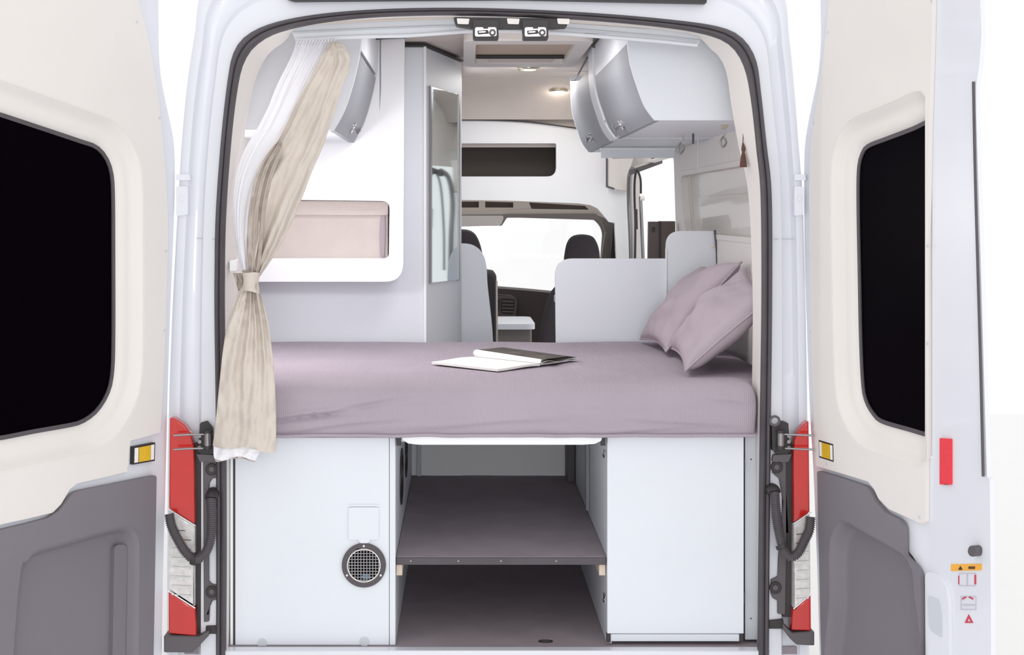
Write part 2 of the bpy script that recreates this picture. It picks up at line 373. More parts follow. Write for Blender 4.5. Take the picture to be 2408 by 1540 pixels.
add('piping', slab(xz([(1166, 660), (1170, 660), (1171, 860), (1167, 860)], 2.05), MY(2.04), 0, .01), M['creamd'], t)
# small table
t = root('dinette_table', 'small light grey table leaf with rounded end in the aisle behind the bed', 'table', (XU(1215, 3.0), 3.0, 0))
add('tabletop', slab(rnd([(-.05, 2.9), (XU(1259, 2.9), 2.9), (XU(1258, 2.9), 3.4), (-.05, 3.4)], .05), MZ(ZV(775, 2.9)), 0, .028), M['lam'], t, bev=.008, seg=3)
add('table_support', box(.05, XU(1250, 3.0), 2.98, 3.05, 0, ZV(775, 2.9)), M['ptrim'], t, bev=.01)
# ================================================================= WET ROOM, COLUMN, BOARD
A = Vector((XU(1000, 1.37), 1.37, 0)); Bq = Vector((XU(1085, 1.9), 1.9, 0)); ztop = 1.866
t = root('wet_room', 'pale wet room cabin with a mirror on its angled corner face, left behind the bed', 'cabin', (-.4, 1.9, 0))
fp = [(-.79, 1.37), (A.x, 1.37), (Bq.x, 1.9), (Bq.x, 2.55), (-.79, 2.55)]
add('cabin_wall', slab(fp, MZ(0), .001, ztop), M['lam'], t, bev=.004)
add('top_trim', slab([(-.79, 1.362), (A.x+.002, 1.362), (Bq.x+.008, 1.9), (Bq.x-.01, 1.9), (A.x-.01, 1.38), (-.79, 1.38)], MZ(ztop), 0, .008), M['black'], t)
col = VP_(A, Bq-A, (Bq-A).cross(Vector((0, 0, 1))))
if col.n.y > 0: col.n = -col.n
mo = col.pts([(1010, 203), (1075, 222), (1075, 658), (1010, 665)])
mr = add('mirror', slab(mo, col.at, -.006, .0), M['mirror'], t, bev=.0008)
for (e0, e1) in (((1008, 202), (1011, 666)), ((1074, 221), (1077, 659))):
    a0 = col.px(*e0); a1 = col.px(*e1)
    add('mirror_edge', slab([(a0[0], a0[1]), (a1[0], a0[1]), (a1[0], a1[1]), (a0[0], a1[1])], col.at, -.009, .001), M['steel'], mr)
add('corner_strip', box(A.x-.006, A.x+.004, 1.362, 1.375, .001, ztop), M['board'], t)
# the white board with niche
t = root('storage_board', 'bright white wall unit with rounded corner and a long open niche, left above the bed', 'wall unit', (-.5, 1.25, ZV(662, 1.25)))
bd = rnd(xz([(560, 88), (952, 88), (949, 662), (560, 662)], 1.25), [0, 0, .07, 0], 10)
ni = rnd(xz([(590, 469), (917, 473), (915, 607), (590, 607)], 1.25), [.01, .03, .02, .01])
add('front_board', slab([bd, ni], MY(1.23), 0, .035), M['board'], t, bev=.003)
add('carcass', slab([rnd(xz([(560, 92), (945, 92), (942, 655), (560, 655)], 1.27), [0, 0, .07, 0], 10), offset(ni, .004)], MY(1.265), 0, .1), M['board'], t)
add('groove', slab(xz([(893, 92), (896, 92), (896, 210), (893, 260)], 1.228), MY(1.2285), 0, .003), M['silver'], t)
add('top_line', slab(xz([(858, 90), (953, 86), (953, 89), (858, 94)], 1.22), MY(1.22), 0, .02), M['black'], t)
t = root('fabric_organiser', 'pale beige linen storage pocket with a flap, filling the niche of the white wall unit', 'organiser', (-.6, 1.3, ZV(607, 1.3)))
add('pocket', slab(rnd(xz([(600, 476), (912, 476), (912, 607), (600, 607)], 1.3), .006), MY(1.29), 0, .07), M['linen2'], t, bev=.006, seg=3)
add('flap', slab(rnd(xz([(600, 471), (913, 474), (912, 506), (600, 505)], 1.28), .004), MY(1.276), 0, .016), M['linen2'], t, bev=.003)
add('side_fold', slab([tuple(p) for p in spline(xz([(897, 506), (905, 506), (906, 560), (903, 606), (896, 606), (893, 560)], 1.285), 24, True)], MY(1.282), 0, .012), M['tassel'] if False else M['pillow'], t, bev=.002)
# lower partition behind the bed, right
t = root('kitchen_unit', 'pale kitchen unit back with low and taller rounded panels behind the bed', 'kitchen unit', (XU(1480, 1.4), 1.4, 0))
pa = rnd(xz([(1305, 608), (1568, 608), (1568, 900), (1308, 900)], 1.38), [.07, 0, 0, 0], 10)
add('low_panel', slab(pa, MY(1.38), 0, .02), M['lam'], t, bev=.003)
pb = rnd(xz([(1566, 543), (1682, 543), (1689, 900), (1566, 900)], 1.375), [.06, 0, 0, 0], 10)
add('tall_panel', slab(pb, MY(1.37), 0, .02), M['lam'], t, bev=.003)
add('seam_strip', slab(xz([(1565, 585), (1568, 585), (1568, 810), (1565, 810)], 1.365), MY(1.366), 0, .006), M['board'], t)
add('cap_block', disc(P(1673, 577, 1.37), .009, (0, -1, 0), .003, 16), M['cream'], t)
add('edge_profile', slab(xz([(1679, 541), (1684, 541), (1691, 628), (1712, 628), (1712, 632), (1688, 632)], 1.36), MY(1.361), 0, .008), M['grey'], t)
add('worktop', box(XU(1330, 1.4), .9, 1.42, 2.1, .85, .88), M['lam'], t, bev=.004)
# dark box
t = root('dark_box', 'dark brown two-panelled box standing by the open side door', 'box', (XU(1560, 2.3), 2.3, 0))
Y = 2.2; add('left_panel', slab(xz([(1525, 521), (1551, 521), (1551, 700), (1523, 700)], Y), MY(Y), 0, .03), M['dbrown'], t, bev=.002)
add('right_panel', slab(xz([(1553, 520), (1588, 520), (1590, 700), (1553, 700)], Y), MY(Y), 0, .03), M['brown'], t, bev=.002)
add('divider', slab(xz([(1550, 520), (1554, 520), (1554, 700), (1550, 700)], Y-.005), MY(Y-.005), 0, .03), M['black'], t)
add('latch', slab(rnd(xz([(1534, 534), (1539, 534), (1539, 546), (1534, 546)], Y-.008), .002), MY(Y-.008), 0, .008), M['black'], t)
# side door frame metal
t = root('side_door_frame', 'dark metal surround and grab rail at the open side doorway on the right', 'door frame', (XU(1500, 3.3), 3.3, 0))
pth = [P(1486, 660, 3.35), P(1484, 560, 3.35), P(1480, 470, 3.35), P(1481, 415, 3.3), P(1487, 398, 3.22)]
add('front_post', tube([Vector(p) for p in spline(pth, 24)], .014, 10), M['steel'], t, smooth=60)
add('top_rail', slab([(XU(1480, 3.2), ZV(400, 3.2)), (XU(1558, 3.2), ZV(374, 3.2)), (XU(1558, 3.2), ZV(384, 3.2)), (XU(1482, 3.2), ZV(412, 3.2))], MY(3.2), 0, .03), M['grey'], t, bev=.003)
lp = [P(1493, 640, 3.3), P(1494, 540, 3.3), P(1492, 440, 3.25), P(1497, 402, 3.2), P(1506, 420, 3.15), P(1507, 455, 3.15)]
add('rubber_loop', tube([Vector(p) for p in spline(lp, 40)], .006, 8), M['black'], t, smooth=60)
add('rail', tube([P(1506, 462, 3.15), P(1507, 480, 3.15), P(1514, 640, 3.15)], .009, 8), M['steel'], t, smooth=60)
add('joint', disc(P(1506, 466, 3.13), .012, (1, 0, 0), .02, 10), M['cream'], t)
add('lock_plate', slab(rnd(xz([(1492, 490), (1499, 492), (1500, 540), (1494, 538)], 3.12), .003), MY(3.12), 0, .015), M['black'], t, bev=.002)
t = root('window_shade_box', 'cream corner cover between overcab partition and side doorway', 'cover', (XU(1460, 3.3), 3.3, 1.3))
add('cover_face', slab(xz([(1428, 374), (1490, 372), (1482, 395), (1480, 452), (1428, 441)], 3.36), MY(3.36), 0, .03), M['cream'], t, bev=.003)
add('shadow_gap', slab(xz([(1425, 372), (1429, 372), (1429, 437), (1445, 442), (1444, 446), (1425, 440)], 3.352), MY(3.352), 0, .01), M['grey'], t)
# ================================================================= OVERHEAD CABINETS
pr = spline(xz([(1475, 60), (1475, 95), (1482, 150), (1497, 200), (1516, 250), (1540, 283)], .25), 24)
pr = [(p.x, p.y) for p in pr]
zbot = ZV(283, .25)
def knob(p, n, parent):
    p = Vector(p); n = Vector(n).normalized()
    add('latch_plate', disc(p, .020, n, .005, 20), M['chrome'], parent, smooth=60)
    side = Vector((0, 1, 0))
    add('latch_knob', tube([p+n*.004, p+n*.016, p+n*.028, p+n*.032], [.009, .008, .017, .009], 14), M['chrome'], parent, smooth=60)
    add('latch_lever', tube([p+n*.012, p+n*.014+side*.02, p+n*.018+side*.036], [.006, .007, .004], 8), M['chrome'], parent, smooth=60)
def cabinet(Y0, Y1, top, xw, sgn, prof_, label, doortop, endmat, ends=.018, knobpos=.8):
    t = root('overhead_cabinet', label, 'cabinet', ((prof_[-1][0]+xw)/2, Y0, prof_[-1][1]))
    f = [(x, z) for x, z in prof_ if z <= top]
    shell = f+[(xw, prof_[-1][1]), (xw, top), (f[0][0], top)]
    shell = clean(shell)
    add('end_panel', slab(shell, MY(Y0), 0, ends), M['lam'], t, bev=.0015)
    far = add('end_panel', slab(shell, MY(Y1-ends), 0, ends), M['lam'], t)
    # bottom board
    add('bottom_board', box(min(f[-1][0], xw), max(f[-1][0], xw), Y0+ends, Y1-ends, prof_[-1][1]+.002, prof_[-1][1]+.017), M['lam'], t)
    # curved door and fascia
    d = [p for p in f if p[1] <= doortop]; u = [p for p in f if p[1] >= doortop-.01]
    def curved(pp, y0, y1, th):
        rings = []
        for yy in (y0, y1): rings.append([Vector((x, yy, z)) for x, z in pp]+[Vector((x+sgn*th, yy, z)) for x, z in reversed(pp)])
        return loft(rings, True, cap0=False, cap1=False)
    def curved_s(pp, y0, y1, th):
        b_ = curved(pp, y0, y1, th); b_.verts.ensure_lookup_table(); n = len(pp)
        for k in (0, 2*n):
            for i in range(n-1):
                try: b_.faces.new([b_.verts[k+i], b_.verts[k+i+1], b_.verts[k+2*n-2-i], b_.verts[k+2*n-1-i]])
                except ValueError: pass
        return b_
    dr = add('cabinet_door', curved_s(d, Y0+ends+.002, Y1-ends-.002, .016), M['silver'], t, label='silver grey curved door', smooth=40)
    if len(u) > 1: add('fascia', curved_s(u, Y0+ends+.002, Y1-ends, .016), M['lam'], t, smooth=40)
    k = int(len(d)*knobpos); a, b_ = Vector(d[k]), Vector(d[k-1])
    nrm = Vector((-(b_-a).y, 0, (b_-a).x)).normalized()
    if nrm.x*sgn > 0: nrm = -nrm
    return t, dr, (d[k], nrm)
def lift(prf, Y): return prf
top1 = 1.86
prR = [(pr[0][0]-.004, top1)]+pr
t, dr, (kp, kn) = cabinet(.25, 1.31, top1, .93, 1, prR, 'large overhead cabinet at right with silver curved door and pale end panel', 1.7534, None)
knob((kp[0], .93, kp[1]), kn, dr)
t, dr, (kp, kn) = cabinet(1.5, 2.5, top1, .92, 1, [(x, z) for x, z in prR], 'smaller farther overhead cabinet at right, silver curved door, beyond the large one', 1.835, None)
knob((kp[0], 2.0, kp[1]), kn, dr)
t = root('cabinet_divider', 'pale curved filler panel between the two right overhead cabinets', 'panel', (.6, 1.4, zbot))
dv = clean([(x-.006, z) for x, z in prR]+[(.92, zbot-.0), (.92, top1)])
add('filler_board', slab(dv, MY(1.312), 0, .186), M['lam'], t, bev=.002)
for z in (1.58, 1.51): add('screw_cap', disc((.535 if z > 1.55 else .57, 1.312, z), .006, (0, -1, 0), .003, 12), M['chrome'], t)
t = root('light_valance', 'slim pale valance strip below the farther right overhead cabinet', 'valance', (.65, 2, zbot-.03))
add('valance_board', box(.585, .9, 2.0, 2.02, zbot-.045, zbot-.001), M['lam'], t, bev=.003)
add('valance_lip', box(.58, .9, 1.985, 2.025, zbot-.012, zbot-.002), M['board'], t, bev=.003)
add('end_bracket', slab(xz([(1533, 350), (1540, 350), (1540, 372), (1533, 374)], 2.1), MY(2.09), 0, .03), M['grey'], t)
# grey tubes paint the shaded stepped gap between cabinets and ceiling
def seg_strip(pts, Y, w_, name, parent, m):
    for (a, b) in zip(pts, pts[1:]):
        pa_, pb_ = P(a[0], a[1], Y), P(b[0], b[1], Y)
        add(name, tube([pa_, pb_], w_, 6), m, parent)
t = root('shadow_gap_trim', 'thin stepped dark trim where the right cabinets meet the ceiling', 'trim', P(1390, 140, 1.3))
for a, b in (((1424, 92, 1.0), (1412, 110, 1.25)), ((1412, 110, 1.25), (1393, 110, 1.25)), ((1393, 134, 1.49), (1380, 135, 1.49)), ((1380, 137, 1.49), (1354, 186, 2.4)), ((1354, 188, 2.4), (1342, 188, 2.4))):
    add('trim_piece', tube([P(*a), P(*b)], .004, 6), M['grey'], t)
# left overhead cabinet
pl = [(p.x, p.y) for p in spline(xz([(850, 95), (845, 135), (830, 200), (810, 260), (785, 306)], .4), 22)]
pl = [(pl[0][0]+.002, 1.86)]+pl
t, dr, (kp, kn) = cabinet(.4, 1.215, 1.86, -.795, -1, pl, 'left overhead cabinet with silver curved door half hidden by the curtain', 1.74, None)
knob((kp[0], .88, kp[1]), kn, dr)
# ================================================================= BED
zt, zb_ = .747, .594
def mattress():
    foot = [(-.655, .02), (.833, .02), (.845, .13), (.955, .2), (.955, 1.355), (-.785, 1.355), (-.785, .2), (-.66, .13)]
    foot = rnd(foot, [.03, .03, .03, .02, .04, .04, .02, .03], 5)
    # resample evenly
    L = []; n = len(foot)
    pts = []
    for i in range(n):
        a = Vector(foot[i]); b = Vector(foot[(i+1) % n]); k = max(1, int((b-a).length/.012))
        for j in range(k): pts.append(a.lerp(b, j/k))
    cx, cy = .085, .68
    rings = []
    prof_ = [(.012, zb_), (.002, zb_+.006), (0, zb_+.02), (-.002, zb_+.045), (-.004, zb_+.07), (-.004, zb_+.095), (-.002, zb_+.115), (.004, zb_+.131), (.013, zb_+.143), (.026, zb_+.15), (.045, zt+.001), (.075, zt+.003), (.12, zt+.003), (.18, zt+.002), (.26, zt+.001), (.36, zt), (.46, zt), (.56, zt)]
    FOLDS = [(-.50, .052, .07, .008, .30, .011), (-.42, .020, .10, .007, .34, .009), (-.30, .085, .16, .009, .28, .008), (.02, .030, .05, .008, .35, .006), (.62, .035, -.10, .008, .24, .007), (.50, .014, .04, .006, .32, .008), (.74, .10, -.2, .008, .12, .006)]
    fine = [prof_[0]]
    for a_, b_ in zip(prof_, prof_[1:]):
        n_ = max(1, int((b_[1]-a_[1])/.0045))
        for q_ in range(1, n_+1): fine.append((a_[0]+(b_[0]-a_[0])*q_/n_, a_[1]+(b_[1]-a_[1])*q_/n_))
    for k, (ins, z) in enumerate(fine):
        r_ = []
        for p in pts:
            # inset along the direction to a central spine
            sx = min(max(p.x, -.1), .27); d = (Vector((sx, cy))-p); l = d.length; q = p+d*(min(.97, ins/max(l, .01)) if ins > 0 else ins/l)
            zz = z; yy = q.y
            if p.y < .03 and 0 < z-zb_ < .145:
                h = (z-zb_)/.15; env = math.sin(math.pi*min(1, h*1.03))
                wv = .004*noise.noise(Vector((p.x*2.2+h*2, h*4, 3)))+.002*noise.noise(Vector((p.x*5-h*4, h*9, 8)))
                for (fx, fz, sl_, w_, ln, am) in FOLDS:   # long shallow creases pulled across the front
                    dx = p.x-fx; dz = (z-zb_)-(fz+sl_*dx+.004*math.sin(dx*14)); m_ = max(0, 1-(dx/ln)**2)
                    wv += am*m_*m_*(math.exp(-(dz/w_)**2)-.7*math.exp(-((dz-.9*w_*1.6)/w_)**2))
                yy += wv*env
            if z > zt-.003: zz += .004*noise.noise(Vector((p.x*4, q.y*6, 5)))
            r_.append(Vector((q.x, yy, zz)))
        rings.append(r_)
    return loft(rings, True, cap0=True, cap1=True)
t = root('mattress', 'wide mattress in a mauve grey fitted cover across the rear of the van', 'mattress', (.087, .68, zb_))
add('fitted_cover', mattress(), M['bed'], t, smooth=70)
b_ = NB(); rr = []
add('hem_piping', tube([(-.65, .018, zb_+.006)]+[(-.65+1.48*k/60, .014+.004*noise.noise(Vector((k*.3, 0, 0))), zb_+.007+.004*noise.noise(Vector((k*.25, 4, 0)))) for k in range(1, 60)]+[(.83, .018, zb_+.006)], .005, 6), M['bed'], t, smooth=70)
def pillow(c, T, seed, name, label, group=None):
    B1, B2, T2, T1 = [Vector(q) for q in c]; n = 44; ctr = (B1+B2+T1+T2)/4
    nrm = (B2-B1).cross(T1-B1).normalized()
    if nrm.x > 0: nrm = -nrm
    def pt(a, b, sd):
        # pinch the outline between the corners
        ea = 1-(2*a-1)**2; eb = 1-(2*b-1)**2
        a2 = a+(.5-a)*.10*eb*(1 if abs(2*a-1) > .0 else 0)*abs(2*a-1)**2; b2 = b+(.5-b)*.10*ea*abs(2*b-1)**2
        p = (B1*(1-a2)+B2*a2)*(1-b2)+(T1*(1-a2)+T2*a2)*b2
        h = (max(0, 1-abs(2*a-1)**2.2)*max(0, 1-abs(2*b-1)**2.2))**.42
        q = Vector((a*3, b*3, seed)); wr_ = .9*noise.noise(q)+.5*noise.noise(q*2.3)
        r_ = .16*math.sin((a*1.3+b*2.2)*6+2*noise.noise(q))*(1-h*.6)
        return p+nrm*sd*T*h*(1+.22*wr_+r_*.5)+nrm*.012*wr_*h
    bm = NB(); g = {}
    for sd in (1, -1):
        for i in range(n+1):
            for j in range(n+1):
                edge = i in (0, n) or j in (0, n)
                if sd == -1 and edge: g[sd, i, j] = g[1, i, j]; continue
                g[sd, i, j] = bm.verts.new(pt(i/n, j/n, sd))
        for i in range(n):
            for j in range(n):
                bm.faces.new([g[sd, i, j], g[sd, i+1, j], g[sd, i+1, j+1], g[sd, i, j+1]])
    t = root(name, label, 'pillow', (ctr.x, ctr.y, min(B1.z, B2.z)), group)
    add('pillow_case', bm, M['pillow'], t, smooth=80)
    path = [pt(i/20, 0, 0) for i in range(21)]+[pt(1, j/14, 0) for j in range(1, 15)]+[pt(1-i/20, 1, 0) for i in range(1, 21)]+[pt(0, 1-j/14, 0) for j in range(1, 15)]
    add('piping', tube(path, .0035, 6), M['pillow'], t, smooth=70)
pillow([(.68, .74, .768), (.655, 1.24, .765), (.90, 1.26, 1.03), (.93, .72, 1.07)], .058, 5.0, 'pillow', 'mauve grey pillow leaning at the back, half behind the front pillow')
pillow([(.655, .17, .768), (.70, .80, .775), (.925, .60, 1.055), (.915, .19, .98)], .062, 1.0, 'pillow', 'mauve grey pillow in front, its pointed corner resting on the mattress')
# magazine
t = root('magazine', 'open white magazine with one dark page turned up, lying on the mattress', 'magazine', (.14, .55, zt+.004))
S0, S1 = Vector((.035, .667, 0)), Vector((.241, .45, 0)); wd = Vector((-.137, -.157, 0))
def leaf(vec, hfun, th=.001, n=14):
    rings = []
    top = []; bot = []
    bm = NB(); G = [[[bm.verts.new(S0.lerp(S1, j/8)+vec*(i/n)+Vector((0, 0, zt+.005+hfun(i/n, j/8)-k*th))) for j in range(9)] for i in range(n+1)] for k in range(2)]
    for k in range(2):
        for i in range(n):
            for j in range(8): bm.faces.new([G[k][i][j], G[k][i+1][j], G[k][i+1][j+1], G[k][i][j+1]])
    for i in range(n):
        for j in (0, 8): bm.faces.new([G[0][i][j], G[0][i+1][j], G[1][i+1][j], G[1][i][j]])
    for i in (0, n):
        for j in range(8): bm.faces.new([G[0][i][j], G[0][i][j+1], G[1][i][j+1], G[1][i][j]])
    return bm
add('page_block', leaf(wd, lambda a, b: .007+.004*math.sin(math.pi*min(1, a*1.2))*(1-a), .007), M['page'], t, smooth=50)
vr = Vector((.135, .165, 0))
add('cover', leaf(vr, lambda a, b: .002+.002*b, .0015), M['page'], t, smooth=50)
ss = lambda x: max(0, min(1, x))**2*(3-2*max(0, min(1, x)))
add('turned_page', leaf(vr*.95, lambda a, b: .007+.021*ss(a/.12+.05)*(1.05-.45*b)*(1-.12*a-.5*ss((a-.75)/.25)), .0012), M['photo'], t, label='dark printed page', smooth=60)
add('turned_page', leaf(vr*.05, lambda a, b: .006+.023*ss(a+.1)*(1.05-.45*b), .001), M['page'], t, smooth=60)
add('turned_page', leaf(vr*1.02, lambda a, b: .004+.006*ss(a/.2)*(1-.6*a)+.004*math.sin(a*9), .001), M['page'], t, smooth=60)
s0 = S0+Vector((.004, .006, zt+.024)); s1 = S1+Vector((.006, .006, zt+.014))
add('curled_edge', tube([s0, s0.lerp(s1, .06), s0.lerp(s1, .12), s0.lerp(s1, .5), s1], [.010, .010, .004, .0028, .0025], 12), M['page'], t, smooth=70)
# ================================================================= LOWER FURNITURE
Yf = .055
xL0, xL1 = XU(553, Yf), XU(930, Yf); zc0, zc1 = -.007, ZV(1027, Yf)
t = root('left_base_cabinet', 'pale rear base cabinet at left with round black vent and square cover', 'cabinet', ((xL0+xL1)/2, Yf, 0))
add('front_panel', box(xL0, XU(915, Yf), Yf, Yf+.018, zc0, zc1-.002), M['lam'], t, bev=.0015)
add('side_edge', box(XU(916, Yf), xL1, Yf, Yf+.018, zc0, zc1-.002), M['lam'], t, bev=.0015)
cut = [ellipse(.33, .35, .06, .11, 24)]
sp = [[(Yf+.019, -.007), (1.345, -.007), (1.345, zc1-.002), (Yf+.019, zc1-.002)], ellipse(.42, .41, .09, .075, 28), ellipse(.78, .42, .07, .07, 28)]
add('side_panel', slab(sp, MX(xL1-.015), 0, .015), M['lam'], t)
for cy, r1 in ((.42, .09), (.78, .07)):
    add('cable_grommet', slab([ellipse(cy, .41, r1+.012, r1*.9+.006, 28), ellipse(cy, .41, r1-.004, r1*.82-.004, 28)], MX(xL1-.017), .0, .021), M['black'], t, smooth=40)
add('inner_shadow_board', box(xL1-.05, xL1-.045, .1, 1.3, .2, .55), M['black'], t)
add('left_stile', box(XU(541, Yf), XU(547, Yf), Yf+.004, Yf+.02, -.007, zc1), M['board'], t)
add('panel_gap', box(XU(547, Yf), xL0, Yf+.012, Yf+.02, -.007, zc1), M['rubber'], t)
# cover plate
y_ = Yf-.0005
cp = add('socket_cover', slab(rnd(xz([(820, 1192), (891, 1192), (891, 1268), (820, 1268)], Yf), .006), MY(Yf), -.006, 0), M['lam'], t, bev=.002)
add('cover_tab', slab(rnd(xz([(842, 1266), (872, 1266), (866, 1276), (848, 1276)], Yf), .002), MY(Yf), -.007, 0), M['lam'], cp, bev=.001)
add('cover_lip', slab(rnd(xz([(820, 1186), (891, 1186), (891, 1190), (820, 1190)], Yf), .001), MY(Yf), -.004, 0), M['lam'], cp)
add('stud_cap', disc(P(617, 1512, Yf), .014, (0, -1, 0), .002, 20), M['edge'], t); add('stud_cap', disc(P(857, 1508, Yf), .014, (0, -1, 0), .002, 20), M['edge'], t)
# vent
vc = P(856, 1328, Yf)
vt = add('vent_ring', slab([ellipse(vc.x, vc.z, .0632, .0632, 48), ellipse(vc.x, vc.z, .0475, .0475, 48)], MY(Yf), -.008, -.0005), M['rubber'], t, bev=.003, label='black round vent rim')
add('inner_rim', slab([ellipse(vc.x, vc.z, .0482, .0482, 48), ellipse(vc.x, vc.z, .0455, .0455, 48)], MY(Yf), -.0095, -.001), M['cream'], vt)
gb = NB()
for k in range(-5, 6):
    o_ = k*.0085; h = math.sqrt(max(0, .047**2-o_**2))
    bx(gb, vc.x+o_-.0011, vc.x+o_+.0011, Yf-.007, Yf-.003, vc.z-h, vc.z+h)
    bx(gb, vc.x-h, vc.x+h, Yf-.0065, Yf-.0035, vc.z+o_-.0011, vc.z+o_+.0011)
add('grille', gb, M['steel'], vt)
add('vent_back', disc((vc.x, Yf-.0005, vc.z), .047, (0, -1, 0), .001, 32), M['glass'], vt)
add('blue_scrap', slab(ellipse(vc.x+.006, vc.z-.034, .014, .006), MY(Yf), -.0025, -.0016), M['blue'], vt)
for a in (90, 210, 330):
    a = math.radians(a); add('screw', disc((vc.x+.056*math.cos(a), Yf-.008, vc.z+.056*math.sin(a)), .0032, (0, -1, 0), .0015, 12), M['chrome'], vt)
# right base cabinet
xR0, xR1 = XU(1428, Yf), XU(1749, Yf)
t = root('right_base_cabinet', 'plain pale rear base cabinet at right with a low plinth', 'cabinet', ((xR0+xR1)/2, Yf, 0))
add('cabinet_door', box(xR0, xR1, Yf, Yf+.018, ZV(1490, Yf), ZV(1021, Yf)-.002), M['lam'], t, bev=.0015)
add('plinth', box(xR0+.01, xR1-.012, Yf+.004, Yf+.02, ZV(1509, Yf), ZV(1492, Yf)), M['lam'], t, bev=.001)
add('plinth_foot', box(xR0-.001, xR0+.009, Yf, Yf+.02, ZV(1511, Yf), ZV(1491, Yf)), M['black'], t); add('plinth_foot', box(xR1-.012, xR1-.001, Yf, Yf+.02, ZV(1507, Yf), ZV(1491, Yf)), M['black'], t)
add('side_panel', box(xR0, xR0+.015, Yf+.019, 1.345, -.007, ZV(1021, Yf)-.002), M['lam'], t)
add('side_batten', box(xR0-.012, xR0-.001, .62, .66, .26, .56), M['silver'], t, bev=.001)
for v in (1075, 1418):
    h_ = add('hinge_plate', box(xR0-.004, xR0-.0005, Yf+.03, Yf+.075, ZV(v+9, Yf), ZV(v-9, Yf)), M['chrome'], t, bev=.001)
    add('hinge_arm', tube([(xR0-.006, Yf+.005, ZV(v-7, Yf)), (xR0-.009, Yf+.02, ZV(v-4, Yf)), (xR0-.006, Yf+.04, ZV(v+5, Yf))], .003, 8), M['steel'], h_)
add('door_pin', box(xR1, xR1+.003, Yf+.001, Yf+.012, ZV(1108, Yf), ZV(1080, Yf)), M['black'], t); add('door_pin', box(xR1, xR1+.003, Yf+.001, Yf+.012, ZV(1420, Yf), ZV(1393, Yf)), M['black'], t)
t = root('side_filler', 'narrow pale grey filler strip between right base cabinet and door seal', 'panel', (XU(1762, .07), .08, 0))
add('filler_board', box(XU(1752, .08), XU(1784, .08), .08, .095, .001, ZV(1018, .08)), M['edge'], t, bev=.001)
for v in (1080, 1454): add('peg_hole', disc(P(1766, v, .08), .0025, (0, -1, 0), .001, 10), M['grey'], t)
# shelf
t = root('storage_shelf', 'dark grey carpeted shelf board spanning the storage bay under the bed', 'shelf', (.11, .7, ZV(1328, .07)))
zs = ZV(1310, .07)
add('shelf_board', box(xL1+.001, xR0-.001, .075, 1.335, zs-.021, zs), M['carpet'], t, bev=.002)
add('front_edging', box(xL1+.002, xR0-.002, .068, .0745, zs-.022, zs-.001), M['rubber'], t, bev=.0015)
for u in (966, 1078, 1178, 1308): add('screw', disc(P(u, 1319, .068), .0028, (0, -1, 0), .001, 10), M['steel'], t)
for nm, u0, u1, xx in (('a', 932, 946, 0), ('b', 1409, 1424, 0)):
    add('shelf_batten', box(XU(u0, .08), XU(u1, .08), .08, .5, ZV(1353, .08), zs-.0225), M['wood'], None, label='small pale wooden batten end under the %s end of the shelf' % ('left' if nm == 'a' else 'right'), cat='batten', bev=.001)
t = root('bay_back_panel', 'pale grey back panel closing the storage bay below the bed', 'panel', (.11, 1.35, .2))
add('back_board', box(xL1, xR0, 1.337, 1.35, zs, .58), M['board'], t)
add('back_post', box(xL1+.02, xL1+.035, 1.31, 1.336, zs+.001, .58), M['edge'], t, bev=.002)
add('side_stay', box(xR0-.03, xR0-.002, 1.2, 1.33, zs+.001, .58), M['grey'], t, bev=.002)
# bed platform and front beam
t = root('bed_board', 'white bed base board with bowed rounded front edge under the mattress', 'bed base', (.1, .1, .57))
bb = [(XU(935, .03), 1.3), (XU(935, .03), .07), (XU(943, .03), .04), (XU(958, .03), .028), (XU(1000, .03), .022), (XU(1180, .03), .018), (XU(1370, .03), .022), (XU(1400, .03), .028), (XU(1416, .03), .04), (XU(1424, .03), .07), (XU(1424, .03), 1.3)]
bmx = [(x, z) for x, z in xz([(944, 1024), (1417, 1024), (1413, 1036), (1398, 1043), (1370, 1045), (985, 1045), (960, 1042), (948, 1034)], .03)]
add('front_lip', slab(bmx, MY(.03), -.008, .03), M['board'], t, bev=.007, seg=4)
add('base_board', box(xL1+.003, xR0-.003, .064, 1.33, .576, .592), M['board'], t)
for u in (938, 1419): add('corner_bracket', box(XU(u-6, .045), XU(u+5, .045), .045, .06, ZV(1048, .045), ZV(1028, .045)), M['black'], t, bev=.001)
# ================================================================= VAN BODY (rear frame)
SO = [(507, 1640), (508, 1300), (507, 1000), (504, 760), (504, 640), (507, 500), (520, 320), (536, 180), (550, 120), (580, 82), (640, 54), (740, 34), (880, 22), (1060, 18), (1240, 22), (1420, 32), (1580, 46), (1690, 62), (1745, 88), (1778, 140), (1790, 220), (1803, 340), (1815, 460), (1816, 700), (1813, 1000), (1810, 1300), (1808, 1640)]
SI = [(530, 1640), (532, 1300), (531, 1000), (528, 760), (528, 640), (531, 500), (544, 320), (560, 195), (576, 140), (604, 104), (655, 76), (750, 54), (880, 40), (1060, 35), (1240, 39), (1420, 50), (1570, 65), (1665, 82), (1720, 108), (1752, 160), (1768, 240), (1780, 350), (1790, 460), (1792, 700), (1788, 1000), (1785, 1300), (1782, 1640)]
OU = [(383, 1640), (385, 1300), (388, 1000), (396, 760), (404, 600), (412, 460), (420, 330), (432, 200), (450, 80), (475, -40), (600, -150), (800, -185), (1000, -195), (1162, -197), (1330, -195), (1520, -185), (1720, -150), (1842, -40), (1864, 80), (1876, 200), (1886, 330), (1896, 460), (1900, 600), (1904, 760), (1908, 1000), (1911, 1300), (1913, 1640)]
NN = 200
def ring(pts, Y): return [Vector((p.x, Y, p.y)) for p in spline(xz(pts, 0), NN)]
so, si, ou = ring(SO, 0), ring(SI, 0), ring(OU, 0)
